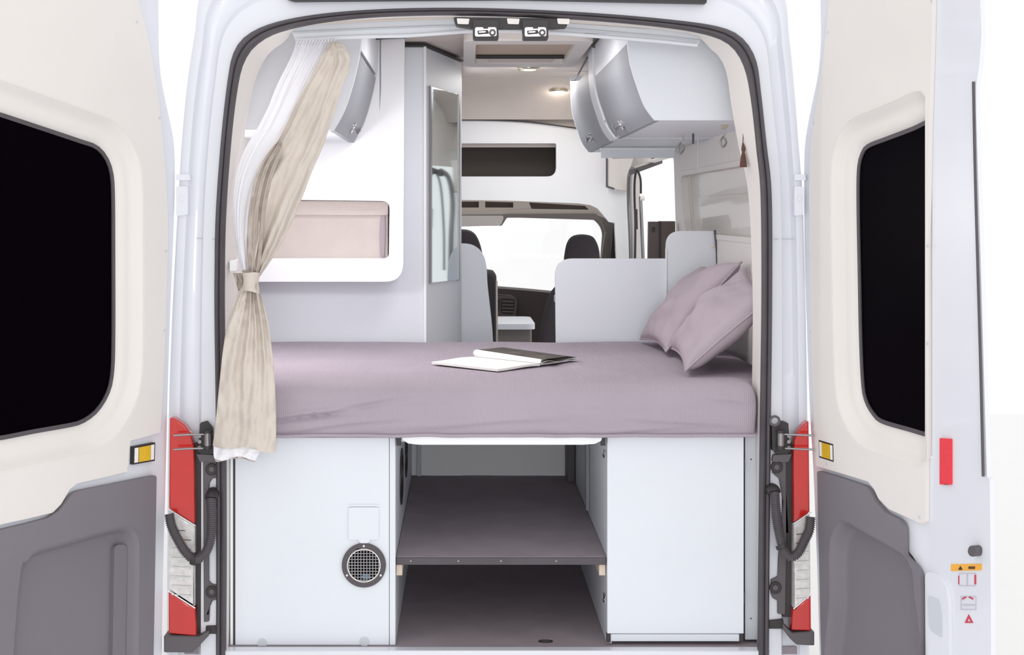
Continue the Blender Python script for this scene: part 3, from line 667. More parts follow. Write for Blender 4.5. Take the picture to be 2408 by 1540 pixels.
def mix(a, b, f, Y): return [Vector((p.x*(1-f)+q.x*f, Y, p.z*(1-f)+q.z*f)) for p, q in zip(a, b)]
t = root('van_body', 'white van body framing the open rear doorway, with dark rubber seal', 'van', (.087, .1, -.62))
fl = [mix(so, ou, 0, .02), mix(so, ou, .0, .006), mix(so, ou, .12, .008), mix(so, ou, .30, .012), mix(so, ou, .36, .035), mix(so, ou, .40, .05), mix(so, ou, .66, .052), mix(so, ou, .72, .045), mix(so, ou, .76, .03), mix(so, ou, .92, .03), mix(so, ou, .98, .036), mix(so, ou, 1.0, .055), mix(so, ou, 1.0, .35)]
VAN = t
add('rear_frame', loft(fl), M['body'], t, smooth=50)
mid = mix(so, si, .5, 0)
seal = [mix(so, si, 0, .01), mix(so, si, .05, -.006), mix(so, si, .25, -.014), mix(so, si, .42, -.012), mix(so, si, .5, -.004), mix(so, si, .58, -.012), mix(so, si, .8, -.014), mix(so, si, .95, -.006), mix(so, si, 1, .012)]
add('door_seal', loft(seal), M['rubber'], t, label='dark grey rubber door seal', smooth=60)
IN = [(546, 1640), (549, 1300), (550, 1000), (553, 760), (556, 640), (562, 500), (574, 330), (596, 205), (622, 140), (648, 112), (672, 97), (684, 76), (700, 64), (760, 56), (880, 47), (1060, 42), (1240, 46), (1420, 58), (1560, 72), (1630, 82), (1652, 92), (1662, 108), (1688, 130), (1708, 170), (1720, 250), (1738, 350), (1760, 460), (1770, 700), (1768, 1000), (1776, 1300), (1778, 1640)]
inn = [Vector((p.x, .13, p.y)) for p in spline(xz(IN, .13), NN)]
wl = []
for p in inn:
    xw_ = -.81+max(0, p.z-.9)*.085 if p.x < .087 else .985-max(0, p.z-1)*.09
    wl.append(Vector((xw_, .155, p.z)) if p.z < 1.6 else Vector((max(-.74, min(.91, .087+(p.x-.087)*1.3)), .155, min(1.96, p.z+.15*(p.z-1.5)))))
si2 = [Vector((p.x, .01, p.z)) for p in si]
md = [Vector(((p.x*.5+q.x*.5), .06, p.z*.5+q.z*.5)) for p, q in zip(si, inn)]
add('jamb_trim', loft([si2, md, inn, wl]), M['cream'], t, label='cream inner door jamb trim', smooth=50)
# roof and lower exterior skin
add('roof_skin', box(-.64, .82, .3, 3.5, 2.001, 2.03), M['body'], t, bev=.02)
add('rear_sill', box(XU(507, 0), XU(1812, 0), .0, .040, -.16, ZV(1530, .0)), M['body'], t, bev=.004)
add('sill_gap', box(XU(548, .02), XU(1782, .02), .041, .0455, -.05, ZV(1521, .043)), M['rubber'], t)
add('rear_bumper', box(-.9, 1.03, -.1, .35, -.42, -.17), M['body'], t, bev=.03, seg=4)
add('underbody', box(-.85, .98, .36, 4.9, -.4, -.31), M['black'], t)
for x in (-.72, .89):
    for y in (1.0, 4.2):
        wq = add('wheel', disc((x-.1, y, -.3), .32, (1, 0, 0), .2, 40), M['black'], t, bev=.03, seg=3)
        add('hub_cap', disc((x-.105 if x < 0 else x+.1, y, -.3), .2, (-1 if x < 0 else 1, 0, 0), .02, 32), M['steel'], wq, bev=.006)
add('body_joint', tube([P(462, 560, .045), P(506, 562, .0)], .0012, 6), M['edge'], t)
add('body_joint', tube([P(1820, 562, .0), P(1868, 562, .045)], .0012, 6), M['edge'], t)
# hinge pockets on body
for u0, u1 in ((414, 442), (1868, 1890)):
    Y = .02; h_ = add('hinge_cover', slab(rnd(xz([(u0, 438), (u1, 438), (u1, 505), (u0, 508)], Y), .006), MY(Y), 0, .03), M['body'], t, bev=.004)
    add('hinge_bolt', disc(P((u0+u1)/2, 468, Y), .006, (0, -1, 0), .004, 14), M['body'], h_)
    add('hinge_lip', slab(rnd(xz([(u0, 410), (u1+4, 410), (u1+6, 424), (u0, 424)], Y), .003), MY(Y), 0, .03), M['body'], t, bev=.004)
# high-level black strip
t = root('roof_light_bar', 'black strip along the top of the white body above the doorway', 'lamp bar', (XU(1165, -.02), -.02, ZV(0, -.02)))
add('bar_housing', slab(rnd(xz([(672, -60), (1662, -58), (1662, 7), (1650, 7), (1200, -2), (690, 2), (672, -4)], -.02), .003), MY(-.02), 0, .06), M['black'], t, bev=.004)
add('bar_lens', slab(rnd(xz([(900, -50), (1430, -50), (1430, -20), (900, -20)], -.03), .004), MY(-.03), 0, .01), M['red'], t)
# header valance with curtain track
Y = .14
t = root('curtain_track', 'long pale curved valance rail across the top of the doorway', 'rail', P(1165, 75, Y))
up = [(680, 62), (760, 56), (860, 50), (960, 46), (1060, 44), (1200, 46), (1340, 54), (1450, 62), (1560, 70), (1655, 82)]
lo = [(1640, 108), (1540, 98), (1440, 90), (1340, 82), (1240, 76), (1130, 74), (1040, 80), (950, 86), (860, 88), (780, 91), (695, 96)]
add('valance', slab(xz(up+lo, Y), MY(Y), 0, .02), M['lam'], t, bev=.003)
def along(pts, Y, dv, r, nm, m):
    add(nm, tube([Vector(p) for p in spline([P(u, v+dv, Y) for u, v in pts], 60)], r, 8), m, t, smooth=70)
along([(690, 76), (860, 68), (960, 64), (1060, 61), (1200, 62), (1340, 68), (1560, 86), (1645, 96)], Y-.002, 0, .003, 'track_bead', M['edge'])
along(list(reversed(lo)), Y-.004, -2, .006, 'lower_bead', M['lam'])
along([(682, 60), (860, 49), (1060, 42), (1200, 43), (1340, 51), (1560, 67), (1652, 79)], Y-.03, 0, .004, 'upper_bead', M['creamd'])
# top striker unit
t = root('striker_carrier', 'black mounting plate with pale pads at the top centre of the doorway', 'bracket', P(1200, 55, .0))
Y = .0; add('plate', slab(rnd(xz([(1066, 40), (1340, 44), (1332, 64), (1300, 66), (1110, 66), (1072, 60)], Y), .006), MY(Y), 0, .04), M['black'], t, bev=.003)
for u0 in (1074, 1192, 1310): add('pad', slab(rnd(xz([(u0, 43), (u0+30, 44), (u0+28, 57), (u0+2, 56)], Y-.006), .003), MY(Y-.006), 0, .008), M['cream'], t, bev=.002)
for u0, w_ in ((1112, 'left'), (1229, 'right')):
    Y = -.02; s = root('door_striker', 'black and chrome door latch hanging at the top, %s of the pair' % w_, 'latch', P(u0+29, 92, Y))
    add('latch_housing', slab(rnd(xz([(u0, 47), (u0+59, 47), (u0+61, 92), (u0, 92)], Y), .006), MY(Y), 0, .045), M['black'], s, bev=.003)
    pl_ = add('latch_plate', slab(rnd(xz([(u0+5, 64), (u0+55, 64), (u0+56, 85), (u0+5, 86)], Y-.003), .006), MY(Y-.003), 0, .004), M['chrome'], s, bev=.001)
    add('latch_jaw', slab(rnd(xz([(u0+10, 72), (u0+36, 70), (u0+38, 79), (u0+12, 81)], Y-.006), .003), MY(Y-.006), 0, .004), M['black'], pl_)
    add('latch_jaw', slab(rnd(xz([(u0+14, 74), (u0+30, 73), (u0+30, 76), (u0+14, 77)], Y-.008), .001), MY(Y-.008), 0, .004), M['chrome'], pl_)
    add('roller', disc(P(u0+46, 77, Y-.003), .010, (0, -1, 0), .006, 20), M['grey'], pl_)
    add('roller_pin', disc(P(u0+46, 77, Y-.009), .004, (0, -1, 0), .003, 12), M['chrome'], pl_)
    add('slot', box(XU(u0+24, Y), XU(u0+36, Y), Y-.0045, Y-.003, ZV(68, Y), ZV(58, Y)), M['black'], pl_)
# ================================================================= TAIL LAMPS, HOSES, HINGES
def mirr(u, left):                                  # right side pictures are given directly
    return u
def tail(side):
    L = side == 'left'; Y = -.012
    if L:
        O_ = [(399, 982), (410, 984), (432, 998), (447, 1018), (455, 1050), (458, 1200), (457, 1420), (462, 1496), (396, 1490), (396, 1300)]
        cuts = [(1196, 1236), (1388, 1430)]; ua, ub = 394, 459
    else:
        O_ = [(1902, 990), (1893, 996), (1880, 1010), (1869, 1030), (1866, 1060), (1866, 1200), (1866, 1420), (1861, 1482), (1908, 1484), (1906, 1300)]
        cuts = [(1204, 1226+6), (1396, 1432)]; ua, ub = 1908, 1866
    t = root('tail_lamp', 'tall red and clear tail lamp at the %s of the doorway' % side, 'tail lamp', P((ua+ub)/2, 1500, .0))
    def clip(poly, f):                              # keep the points where f>=0
        out = []
        for i in range(len(poly)):
            a, b = poly[i], poly[(i+1) % len(poly)]; fa, fb = f(a), f(b)
            if fa >= 0: out.append(a)
            if fa*fb < 0:
                k = fa/(fa-fb); out.append((a[0]+(b[0]-a[0])*k, a[1]+(b[1]-a[1])*k))
        return out
    def line(va, vb): return lambda p: p[1]-(va+(vb-va)*(p[0]-ua)/(ub-ua))
    l1, l2 = line(*cuts[0]), line(*cuts[1])
    p1 = clip(O_, lambda p: -(l1(p)+2)); p2 = clip(clip(O_, lambda p: l1(p)-2), lambda p: -(l2(p)+2)); p3 = clip(O_, lambda p: l2(p)-2)
    for nm, pp, m in (('upper_lens', p1, 'red'), ('reversing_lens', p2, 'clear'), ('lower_lens', p3, 'red')):
        add(nm, slab(clean(xz(pp, Y)), MY(Y), 0, .035), M[m], t, label={'red': 'red lens', 'clear': 'clear ribbed lens'}[m], bev=.004, seg=3)
    for (va, vb) in cuts:
        add('lens_joint', tube([P(ua, va, Y), P(ub, vb, Y)], .002, 6), M['sheer'], t)
    rf = (lambda u: u) if L else (lambda u: u)
    for k in range(8):                              # inner ribs of the reversing lens
        f = k/7; u = ua+(ub-ua)*.5; v = cuts[0][0]+50+f*(cuts[1][0]-cuts[0][0]-40)
        add('lens_rib', tube([P(ua+(ub-ua)*.15, v, Y-.001), P(ua+(ub-ua)*.85, v+2, Y-.001)], .0018, 6), M['chrome'], t)
    add('amber_bulb', slab(ellipse(XU(ua+(ub-ua)*.62, Y-.002), ZV(cuts[0][1]+35, Y-.002), .011, .014), MY(Y-.0015), 0, .002), M['creamd'], t, label='faint orange bulb patch')
    bs = [(388, 1490), (470, 1492), (494, 1478), (494, 1490), (470, 1515), (455, 1530), (388, 1530)] if L else [(1912, 1480), (1860, 1484), (1838, 1462), (1838, 1476), (1855, 1498), (1870, 1512), (1912, 1514)]
    add('lamp_base', slab(xz(bs, .0), MY(-.018), 0, .055), M['grey'], t, bev=.004, seg=3)
    return t
tail('left'); tail('right')
def bracket(side):
    L = side == 'left'
    t = root('lamp_bracket', 'dark plastic bracket strip beside the %s tail lamp' % side, 'bracket', P(480 if L else 1845, 1500, .02))
    if L:
        add('deep_strip', slab(rnd(xz([(460, 1040), (482, 1065), (484, 1485), (464, 1490)], .015), .003), MY(.012), 0, .03), M['black'], t, bev=.002)
        pp = [(478, 1085), (511, 1078), (511, 1122), (500, 1125), (493, 1135), (491, 1165), (486, 1170), (492, 1250), (492, 1365), (498, 1372), (512, 1375), (512, 1408), (500, 1412), (494, 1425), (492, 1460), (480, 1462)]
        add('mounting_plate', slab(xz(pp, .005), MY(.0), 0, .012), M['grey'], t, bev=.002); bl = ((498, 1103), (498, 1391)); arm = [(484, 1472), (515, 1470), (515, 1490), (484, 1490)]
    else:
        add('deep_strip', slab(rnd(xz([(1843, 1055), (1865, 1040), (1864, 1450), (1840, 1450)], .015), .003), MY(.012), 0, .03), M['black'], t, bev=.002)
        pp = [(1817, 1078), (1848, 1075), (1848, 1300), (1846, 1445), (1828, 1442), (1828, 1412), (1816, 1405), (1812, 1395), (1812, 1362), (1828, 1355), (1830, 1310), (1842, 1180), (1832, 1125), (1816, 1112)]
        add('mounting_plate', slab(xz(pp, .005), MY(.0), 0, .012), M['grey'], t, bev=.002); bl = ((1826, 1098), (1823, 1381)); arm = [(1808, 1458), (1842, 1456), (1842, 1478), (1808, 1478)]
    for u, v in bl:
        b2 = add('bolt_boss', disc(P(u, v, .0), .017, (0, -1, 0), .006, 24), M['black'], t, bev=.002); add('bolt', disc(P(u, v, -.006), .008, (0, -1, 0), .004, 6), M['grey'], b2)
    add('lower_arm', slab(xz(arm, .003), MY(-.0), 0, .02), M['black'], t, bev=.002)
bracket('left'); bracket('right')
def hose(side, pts):
    t = root('cable_hose', 'black corrugated cable hose looping past the %s tail lamp' % side, 'hose', P(pts[3][0], pts[3][1], pts[3][2]))
    path = [Vector(p) for p in spline([P(*q) for q in pts], 260)]
    add('corrugated_sleeve', tube(path, [.0145 if (i//2) % 2 else .0115 for i in range(260)], 12), M['grey'], t, smooth=20)
    q = path[:12]; add('end_boot', tube(path[:22], .018, 16), M['black'], t, smooth=60)
    k = 150 if side == 'left' else 130
    add('clip_collar', tube(path[k:k+8], .0185, 16), M['black'], t, smooth=60)
hose('left', [(503, 1158, -.005), (497, 1172, -.03), (498, 1215, -.04), (496, 1262, -.04), (484, 1298, -.05), (462, 1314, -.055), (440, 1302, -.05), (418, 1268, -.045), (403, 1235, -.04), (398, 1208, -.035)])
hose('right', [(1812, 1150, -.005), (1821, 1158, -.03), (1825, 1200, -.04), (1832, 1250, -.04), (1842, 1290, -.05), (1858, 1308, -.055), (1876, 1300, -.055), (1892, 1270, -.05), (1903, 1245, -.05), (1906, 1215, -.045)])
def hinge(side):
    L = side == 'left'; m_ = (lambda u: u) if L else (lambda u: 2324-u)
    t = None
    u = lambda a: m_(a)
    def S_(pts, Y, th, m, nm):
        pts = [(u(a), b) for a, b in pts]; return add(nm, slab(rnd(xz(pts, Y), .003), MY(Y), 0, th), M[m], t or VAN, bev=.002)
    t = S_([(470, 995), (486, 990), (500, 1006), (502, 1066), (478, 1076), (466, 1060)], -.005, .03, 'black', 'door_hinge')
    S_([(462, 1068), (505, 1070), (508, 1086), (470, 1086)], -.01, .03, 'grey', 'hinge_foot')
    add('pivot', tube([P(u(488), 1016, -.03), P(u(488), 1050, -.03)], .0095, 16), M['steel'], t, smooth=60)
    add('pivot_cap', tube([P(u(488), 1012, -.03), P(u(488), 1018, -.03)], .012, 16), M['black'], t, smooth=60); add('pivot_cap', tube([P(u(488), 1048, -.03), P(u(488), 1056, -.03)], .012, 16), M['black'], t, smooth=60)
    for v, w_ in ((1021, 1), (1054, 1)):
        add('check_rod', tube([P(u(482), v, -.03), P(u(440), v+(1 if L else 2), -.04), P(u(408), v+3, -.045)], .0028, 8), M['steel'], t, smooth=60)
    for v in (1024, 1038, 1052): add('bolt', disc(P(u(470), v, -.006), .006, (0, -1, 0), .006, 6), M['steel'], t)
    if not L:
        add('lifting_eye', tube([P(1822+11*math.cos(a*math.pi/8), 990+11*math.sin(a*math.pi/8), -.02) for a in range(17)], .0035, 8, cap=False), M['grey'], t, smooth=60)
        add('eye_stem', slab(xz([(1815, 1000), (1829, 1000), (1832, 1060), (1816, 1060)], -.015), MY(-.015), 0, .02), M['black'], t, bev=.002)
hinge('left'); hinge('right')
# ================================================================= REAR DOORS
DL = VP_((-.84, 0, 0), (-.6, -1, 0), (1, -.6, 0)); DR = VP_((.982, 0, 0), (.3, -1, 0), (-1, -.3, 0))
def recess(D, o_, rings, m, parent, name, smax=None, cap=None):
    rr = []
    for off, tt in rings:
        l = offset(o_, off) if off else o_
        if smax: l = [(min(a, smax), b) for a, b in l]
        rr.append([D.at(a, b, tt) for a, b in l])
    return add(name, loft(rr, True), m, parent, smooth=55)
# left door
t = root('door_1', 'left rear door swung open, cream lining, black window and grey lower pocket', None, (-1.04, -.34, -.2), kind=S)
sh = DL.pts([(372, -90), (376, 0), (377, 100), (382, 180), (398, 262), (412, 332), (415, 420), (411, 560), (403, 760), (397, 960), (391, 1200), (386, 1400), (383, 1640)])
sh = [(p.x, p.y) for p in spline(sh, 60)]+[(.80, DL.px(383, 1640)[1]-.05), (.80, 1.55), (.74, 1.9), (.6, DL.px(372, -90)[1]+.02)]
gl = DL.pts([(210, 332), (246, 345), (268, 368), (281, 400), (286, 450), (287, 600), (287, 800), (284, 880), (274, 925), (250, 965), (222, 988), (195, 999)])
g2 = [(.585, DL.px(0, 1034)[1]), (.64, DL.px(0, 1034)[1]+.06), (.655, 1.1), (.64, DL.px(0, 262)[1]+.03), (.6, DL.px(0, 262)[1]+.035)]
z_b = gl[-1][1]
g2 = [(.45, .674), (.6, .673), (.66, .69), (.695, .76), (.70, 1.0), (.695, 1.40), (.675, 1.475), (.64, 1.49), (.5945, 1.485), (.42, 1.45)]
gL = [(p.x, p.y) for p in spline(gl+g2, 110, True)]
pk_o = DL.pts([(40, 1345), (58, 1315), (82, 1291), (160, 1268), (250, 1243), (290, 1236), (312, 1248), (322, 1285), (322, 1400), (320, 1530), (318, 1600)])
pk_o = pk_o+[(.30, pk_o[-1][1]-.03), (.45, pk_o[-1][1]-.02), (.54, pk_o[-1][1]+.04), (.565, pk_o[-1][1]+.14)]
pk = [(p.x, p.y) for p in spline([Vector(p) for p in pk_o], 120, True)]
add('inner_frame', slab([sh, offset(gL, .062), offset(pk, .004)], DL.at, .006, .05), M['body'], t, bev=.006, seg=3)
tr_r = DL.pts([(300, -90), (322, 0), (345, 90), (368, 220), (384, 380), (391, 520), (390, 640), (384, 830), (377, 960), (374, 1016)])
tr_b = DL.pts([(340, 1026), (303, 1036), (300, 1060), (297, 1108), (240, 1122), (178, 1136), (160, 1150), (140, 1185), (120, 1205), (60, 1219), (0, 1232)])
tl = [(p.x, p.y) for p in spline(tr_r, 40)]+tr_b+[(.77, tr_b[-1][1]-.03), (.785, tr_b[-1][1]+.1), (.785, 1.56), (.70, 1.86)]
add('upper_lining', slab([tl, offset(gL, .075)], DL.at, -.006, .0055), M['cream'], t, bev=.004, seg=3, label='cream window lining')
recess(DL, gL, [(.078, -.0065), (.066, .001), (.056, .014), (.036, .017), (.020, .018), (.009, .026), (.004, .036), (-.004, .037)], M['cream'], t, 'window_surround')
add('window_pane', slab(offset(gL, .004), DL.at, .035, .04), M['glass'], t, label='black tinted pane')
add('pane_seal', slab([offset(gL, .006), offset(gL, -.005)], DL.at, .031, .038), M['rubber'], t)
gp = DL.pts([(361, 1116), (356, 1400), (352, 1640)])[::1]
gt = DL.pts([(0, 1243), (60, 1229), (108, 1216), (132, 1200), (148, 1180), (162, 1160), (176, 1153)])
zb0 = DL.px(352, 1640)[1]-.02
gpo = rnd([gp[0], gp[2], (.74, zb0), (.745, gt[0][1]-.03)]+gt, [.01]+[.004]*3+[.01]*7)
add('lower_lining', slab([clean(gpo), pk], DL.at, -.012, .0), M['panel'], t, bev=.004, seg=3, label='dark grey moulded lower panel')
pr_ = add('door_pocket', NB(), M['panel'], t)
bpk = NB(); rr = []
for off, tt in ((.006, -.012), (-.004, -.010), (-.014, .002), (-.022, .018), (-.030, .026), (-.05, .028)): rr.append([DL.at(a, b, tt) for a, b in offset(pk, off)])
loft(rr, True, bpk); cc = [bpk.verts.new(p) for p in rr[-1]]; bpk.faces.new(cc)
bpy.data.objects.remove(pr_); add('door_pocket', bpk, M['panel'], t, smooth=60)
rdg = DL.pts([(272, 1640), (276, 1400), (278, 1290), (285, 1282), (302, 1282), (308, 1290), (306, 1400), (302, 1640)])
add('pocket_ridge', slab(rnd(rdg, .012), DL.at, .014, .03), M['panel'], t, bev=.011, seg=4)
def sticker(D, q, t):
    q = D.pts(q); b_ = lambda f0, f1, g0=.09, g1=.91: [tuple(Vector(q[0]).lerp(Vector(q[1]), f).lerp(Vector(q[3]).lerp(Vector(q[2]), f), g)) for f, g in ((f0, g0), (f1, g0), (f1, g1), (f0, g1))]
    s = add('reflector_sticker', slab(q, D.at, -.0065 if D is DL else -.0065, .006), M['ink'], t)
    add('sticker_end', slab(b_(.05, .22), D.at, -.0075, -.006), M['page'], s); add('sticker_end', slab(b_(.80, .95), D.at, -.0075, -.006), M['page'], s)
    add('yellow_patch', slab(b_(.25, .77), D.at, -.0085, -.006), M['yellow'], s, label='yellow reflector')
sticker(DL, [(310, 1050), (361, 1040), (360, 1083), (309, 1092)], t)
for u, v in ((318, 52), (371, 277), (386, 590), (382, 777), (374, 1008), (296, 1101)):
    a, z = DL.px(u, v); add('trim_clip', disc(DL.at(a, z, -.006), .0035, DL.n, .002, 10), M['edge'], t)
a0 = DL.px(240, 975)
# right door
t = root('door_2', 'right rear door swung open with black window, red reflector and warning stickers', None, (1.1, -.38, -.2), kind=S)
hs = [(1925, -90), (1925, 0), (1926, 90), (1920, 170), (1904, 250), (1892, 315), (1887, 380), (1888, 600), (1894, 800), (1900, 960), (1908, 1100), (1916, 1300), (1926, 1640)]
fs = [(2326, 1640), (2324, 1300), (2322, 1128), (2316, 1122), (2309, 900), (2302, 650), (2296, 450), (2290, 260), (2290, 200), (2298, 150), (2303, 80), (2300, 0), (2288, -90)]
sh = [(p.x, p.y) for p in spline(DR.pts(hs), 70)]+DR.pts(fs)
gl = DR.pts([(2166, 1024), (2110, 1010), (2050, 992), (2030, 976), (2012, 945), (2004, 905), (1999, 800), (1996, 650), (1993, 480), (1994, 400), (2000, 368), (2014, 345), (2060, 326), (2120, 303), (2163, 284), (2172, 300), (2175, 350), (2174, 600), (2170, 850), (2167, 1000)])
gR = [(p.x, p.y) for p in spline(gl, 120, True)]
smx = DR.px(2187, 700)[0]
gO = [(min(a, smx), b) for a, b in offset(gR, .062)]
def dd(l):
    out = []
    for p in l:
        if not out or (Vector(p)-Vector(out[-1])).length > 1e-4: out.append(p)
    return out
gO = dd(gO)
pk_o = DR.pts([(1960, 1600), (1958, 1400), (1958, 1290), (1966, 1248), (1980, 1226), (1998, 1224), (2040, 1248), (2090, 1275), (2130, 1300), (2150, 1330), (2158, 1380), (2158, 1600)])
pk = [(p.x, p.y) for p in spline([Vector(p) for p in pk_o], 110, True)]
add('inner_frame', slab([sh, gO, offset(pk, .004)], DR.at, .006, .018), M['body'], t, bev=.003, seg=3)
osk = [(min(a, DR.px(2262, 700)[0]), b) for a, b in sh]
add('outer_skin', slab([dd(osk), gO], DR.at, .031, .05), M['body'], t, bev=.006, seg=3)
trl = DR.pts([(1962, -90), (1952, 0), (1946, 80), (1932, 190), (1917, 290), (1909, 360), (1907, 500), (1909, 700), (1913, 860), (1918, 980), (1922, 1095)])
trb = DR.pts([(1980, 1112), (2046, 1132), (2060, 1150), (2070, 1172), (2095, 1197), (2135, 1215), (2174, 1232), (2181, 1225)])
trr = DR.pts([(2182, 1000), (2184, 600), (2190, 300), (2196, 100), (2200, -90)])
tl = [(p.x, p.y) for p in spline(trl, 50)]+trb+trr
gO2 = dd([(min(a, smx-.012), b) for a, b in offset(gR, .075)])
add('upper_lining', slab([tl, gO2], DR.at, -.006, .0055), M['cream'], t, bev=.003, label='cream window lining')
recess(DR, gR, [(.078, -.0065), (.066, .001), (.056, .014), (.036, .017), (.020, .018), (.009, .026), (.004, .036), (-.004, .037)], M['cream'], t, 'window_surround', smax=smx-.006)
add('window_pane', slab(offset(gR, .004), DR.at, .035, .04), M['glass'], t, label='black tinted pane')
add('pane_seal', slab([offset(gR, .006), offset(gR, -.005)], DR.at, .031, .038), M['rubber'], t)
gpo = DR.pts([(1930, 1106), (1980, 1121), (2044, 1142), (2056, 1156), (2066, 1178), (2090, 1204), (2124, 1221), (2134, 1236), (2135, 1262), (2135, 1302), (2150, 1318), (2165, 1334), (2172, 1352), (2175, 1400), (2175, 1640), (1942, 1640)])
add('lower_lining', slab([rnd(gpo, [.01]+[.012]*13+[.004]*2), pk], DR.at, -.012, .0), M['panel'], t, bev=.004, seg=3, label='dark grey moulded lower panel')
bpk = NB(); rr = []
for off, tt in ((.006, -.012), (-.004, -.010), (-.014, .002), (-.022, .018), (-.030, .026), (-.04, .028)): rr.append([DR.at(a, b, tt) for a, b in offset(pk, off)])
loft(rr, True, bpk); cc = [bpk.verts.new(p) for p in rr[-1]]; bpk.faces.new(cc)
add('door_pocket', bpk, M['panel'], t, smooth=60)
sticker(DR, [(1930, 1034), (1964, 1044), (1965, 1086), (1931, 1075)], t)
# dark edge seal of the free side
e = [DR.at(*DR.px(u, v), .0) for u, v in ((2289, 192), (2293, 400), (2300, 650), (2307, 900), (2312, 1120))]
add('edge_seal', tube([Vector(p) for p in spline(e, 30)], .0035, 8), M['rubber'], t, smooth=60)
add('red_reflector', slab(rnd(DR.pts([(2210, 1030), (2235, 1032), (2235, 1140), (2210, 1139)]), .003), DR.at, -.001, .006), M['redr'], t, bev=.001, label='upright red reflector strip')
add('stop_buffer', slab([(p.x, p.y) for p in spline([Vector(q) for q in DR.pts([(2286, 1295), (2289, 1285), (2296, 1282), (2303, 1286), (2305, 1295), (2303, 1305), (2296, 1308), (2289, 1304)])], 24, True)], DR.at, -.012, .006), M['grey'], t, bev=.003, label='grey rubber stop buffer')
add('lock_mound', slab(rnd(DR.pts([(2178, 1342), (2205, 1350), (2228, 1375), (2234, 1420), (2236, 1640), (2180, 1640)]), .02), DR.at, -.004, .006), M['body'], t, bev=.006, seg=3)
add('mound_inset', slab(rnd(DR.pts([(2186, 1400), (2214, 1410), (2220, 1440), (2220, 1500), (2190, 1480)]), .01), DR.at, -.006, -.003), M['edge'], t, bev=.002)
os_ = add('warning_sticker', slab(rnd(DR.pts([(2232, 1327), (2304, 1326), (2304, 1341), (2232, 1343)]), .001), DR.at, .0045, .0061), M['orange'], t, label='orange warning sticker')
def on(nm, pts, m, par, t0=.0035, t1=.006): return add(nm, slab(DR.pts(pts), DR.at, t0, t1), m, par)
on('warning_mark', [(2250, 1340), (2255, 1331), (2260, 1340)], M['ink'], os_)
for k in range(4): on('warning_text', [(2274+k*4, 1332), (2277+k*4, 1332), (2277+k*4, 1338), (2274+k*4, 1338)], M['tassel'], os_)
def frame_px(nm, u0, v0, u1, v1, w_, m, par, hu=None):
    wh = w_ if hu is None else hu
    return add(nm, slab([DR.pts([(u0, v0), (u1, v0), (u1, v1), (u0, v1)]), DR.pts([(u0+wh, v0+w_), (u1-wh, v0+w_), (u1-wh, v1-w_), (u0+wh, v1-w_)])], DR.at, .0045, .0061), m, par)
s = frame_px('pictogram_closed', 2251, 1348, 2290, 1378, 1.2, M['lilac'], t)
on('pictogram_line', [(2270, 1349), (2271.5, 1349), (2271.5, 1378), (2270, 1378)], M['lilac'], s)
on('pictogram_mark', [(2250, 1354), (2252, 1354), (2252, 1374), (2250, 1374)], M['pinkred'], s); on('pictogram_mark', [(2288, 1352), (2290.5, 1352), (2290.5, 1374), (2288, 1374)], M['pinkred'], s)
s = frame_px('pictogram_open', 2255, 1402, 2291, 1434, 1.2, M['lilac'], t)
on('pictogram_mark', [(2258, 1408), (2266, 1403), (2268, 1405), (2260, 1410)], M['pinkred'], s); on('pictogram_mark', [(2274, 1403), (2284, 1407), (2284, 1410), (2275, 1406)], M['pinkred'], s)
on('pictogram_line', [(2258, 1422), (2288, 1422), (2288, 1423.5), (2258, 1423.5)], M['lilac'], s)
tri = DR.pts([(2264, 1465), (2273.5, 1445), (2284, 1465)]); ti = DR.pts([(2270, 1461.5), (2273.7, 1453), (2278, 1461.5)])
add('warning_triangle', slab([tri, ti], DR.at, .0045, .0061), M['pinkred'], t, label='red warning triangle')
for u, v in ((1953, 76), (1919, 290), (1907, 598), (1911, 780), (1919, 1008), (1950, 1091), (2187, 578), (2187, 808), (2168, 1216), (2196, 3)):
    a, z = DR.px(u, v); add('trim_clip', disc(DR.at(a, z, -.006), .0035, DR.n, .002, 10), M['edge'], t)
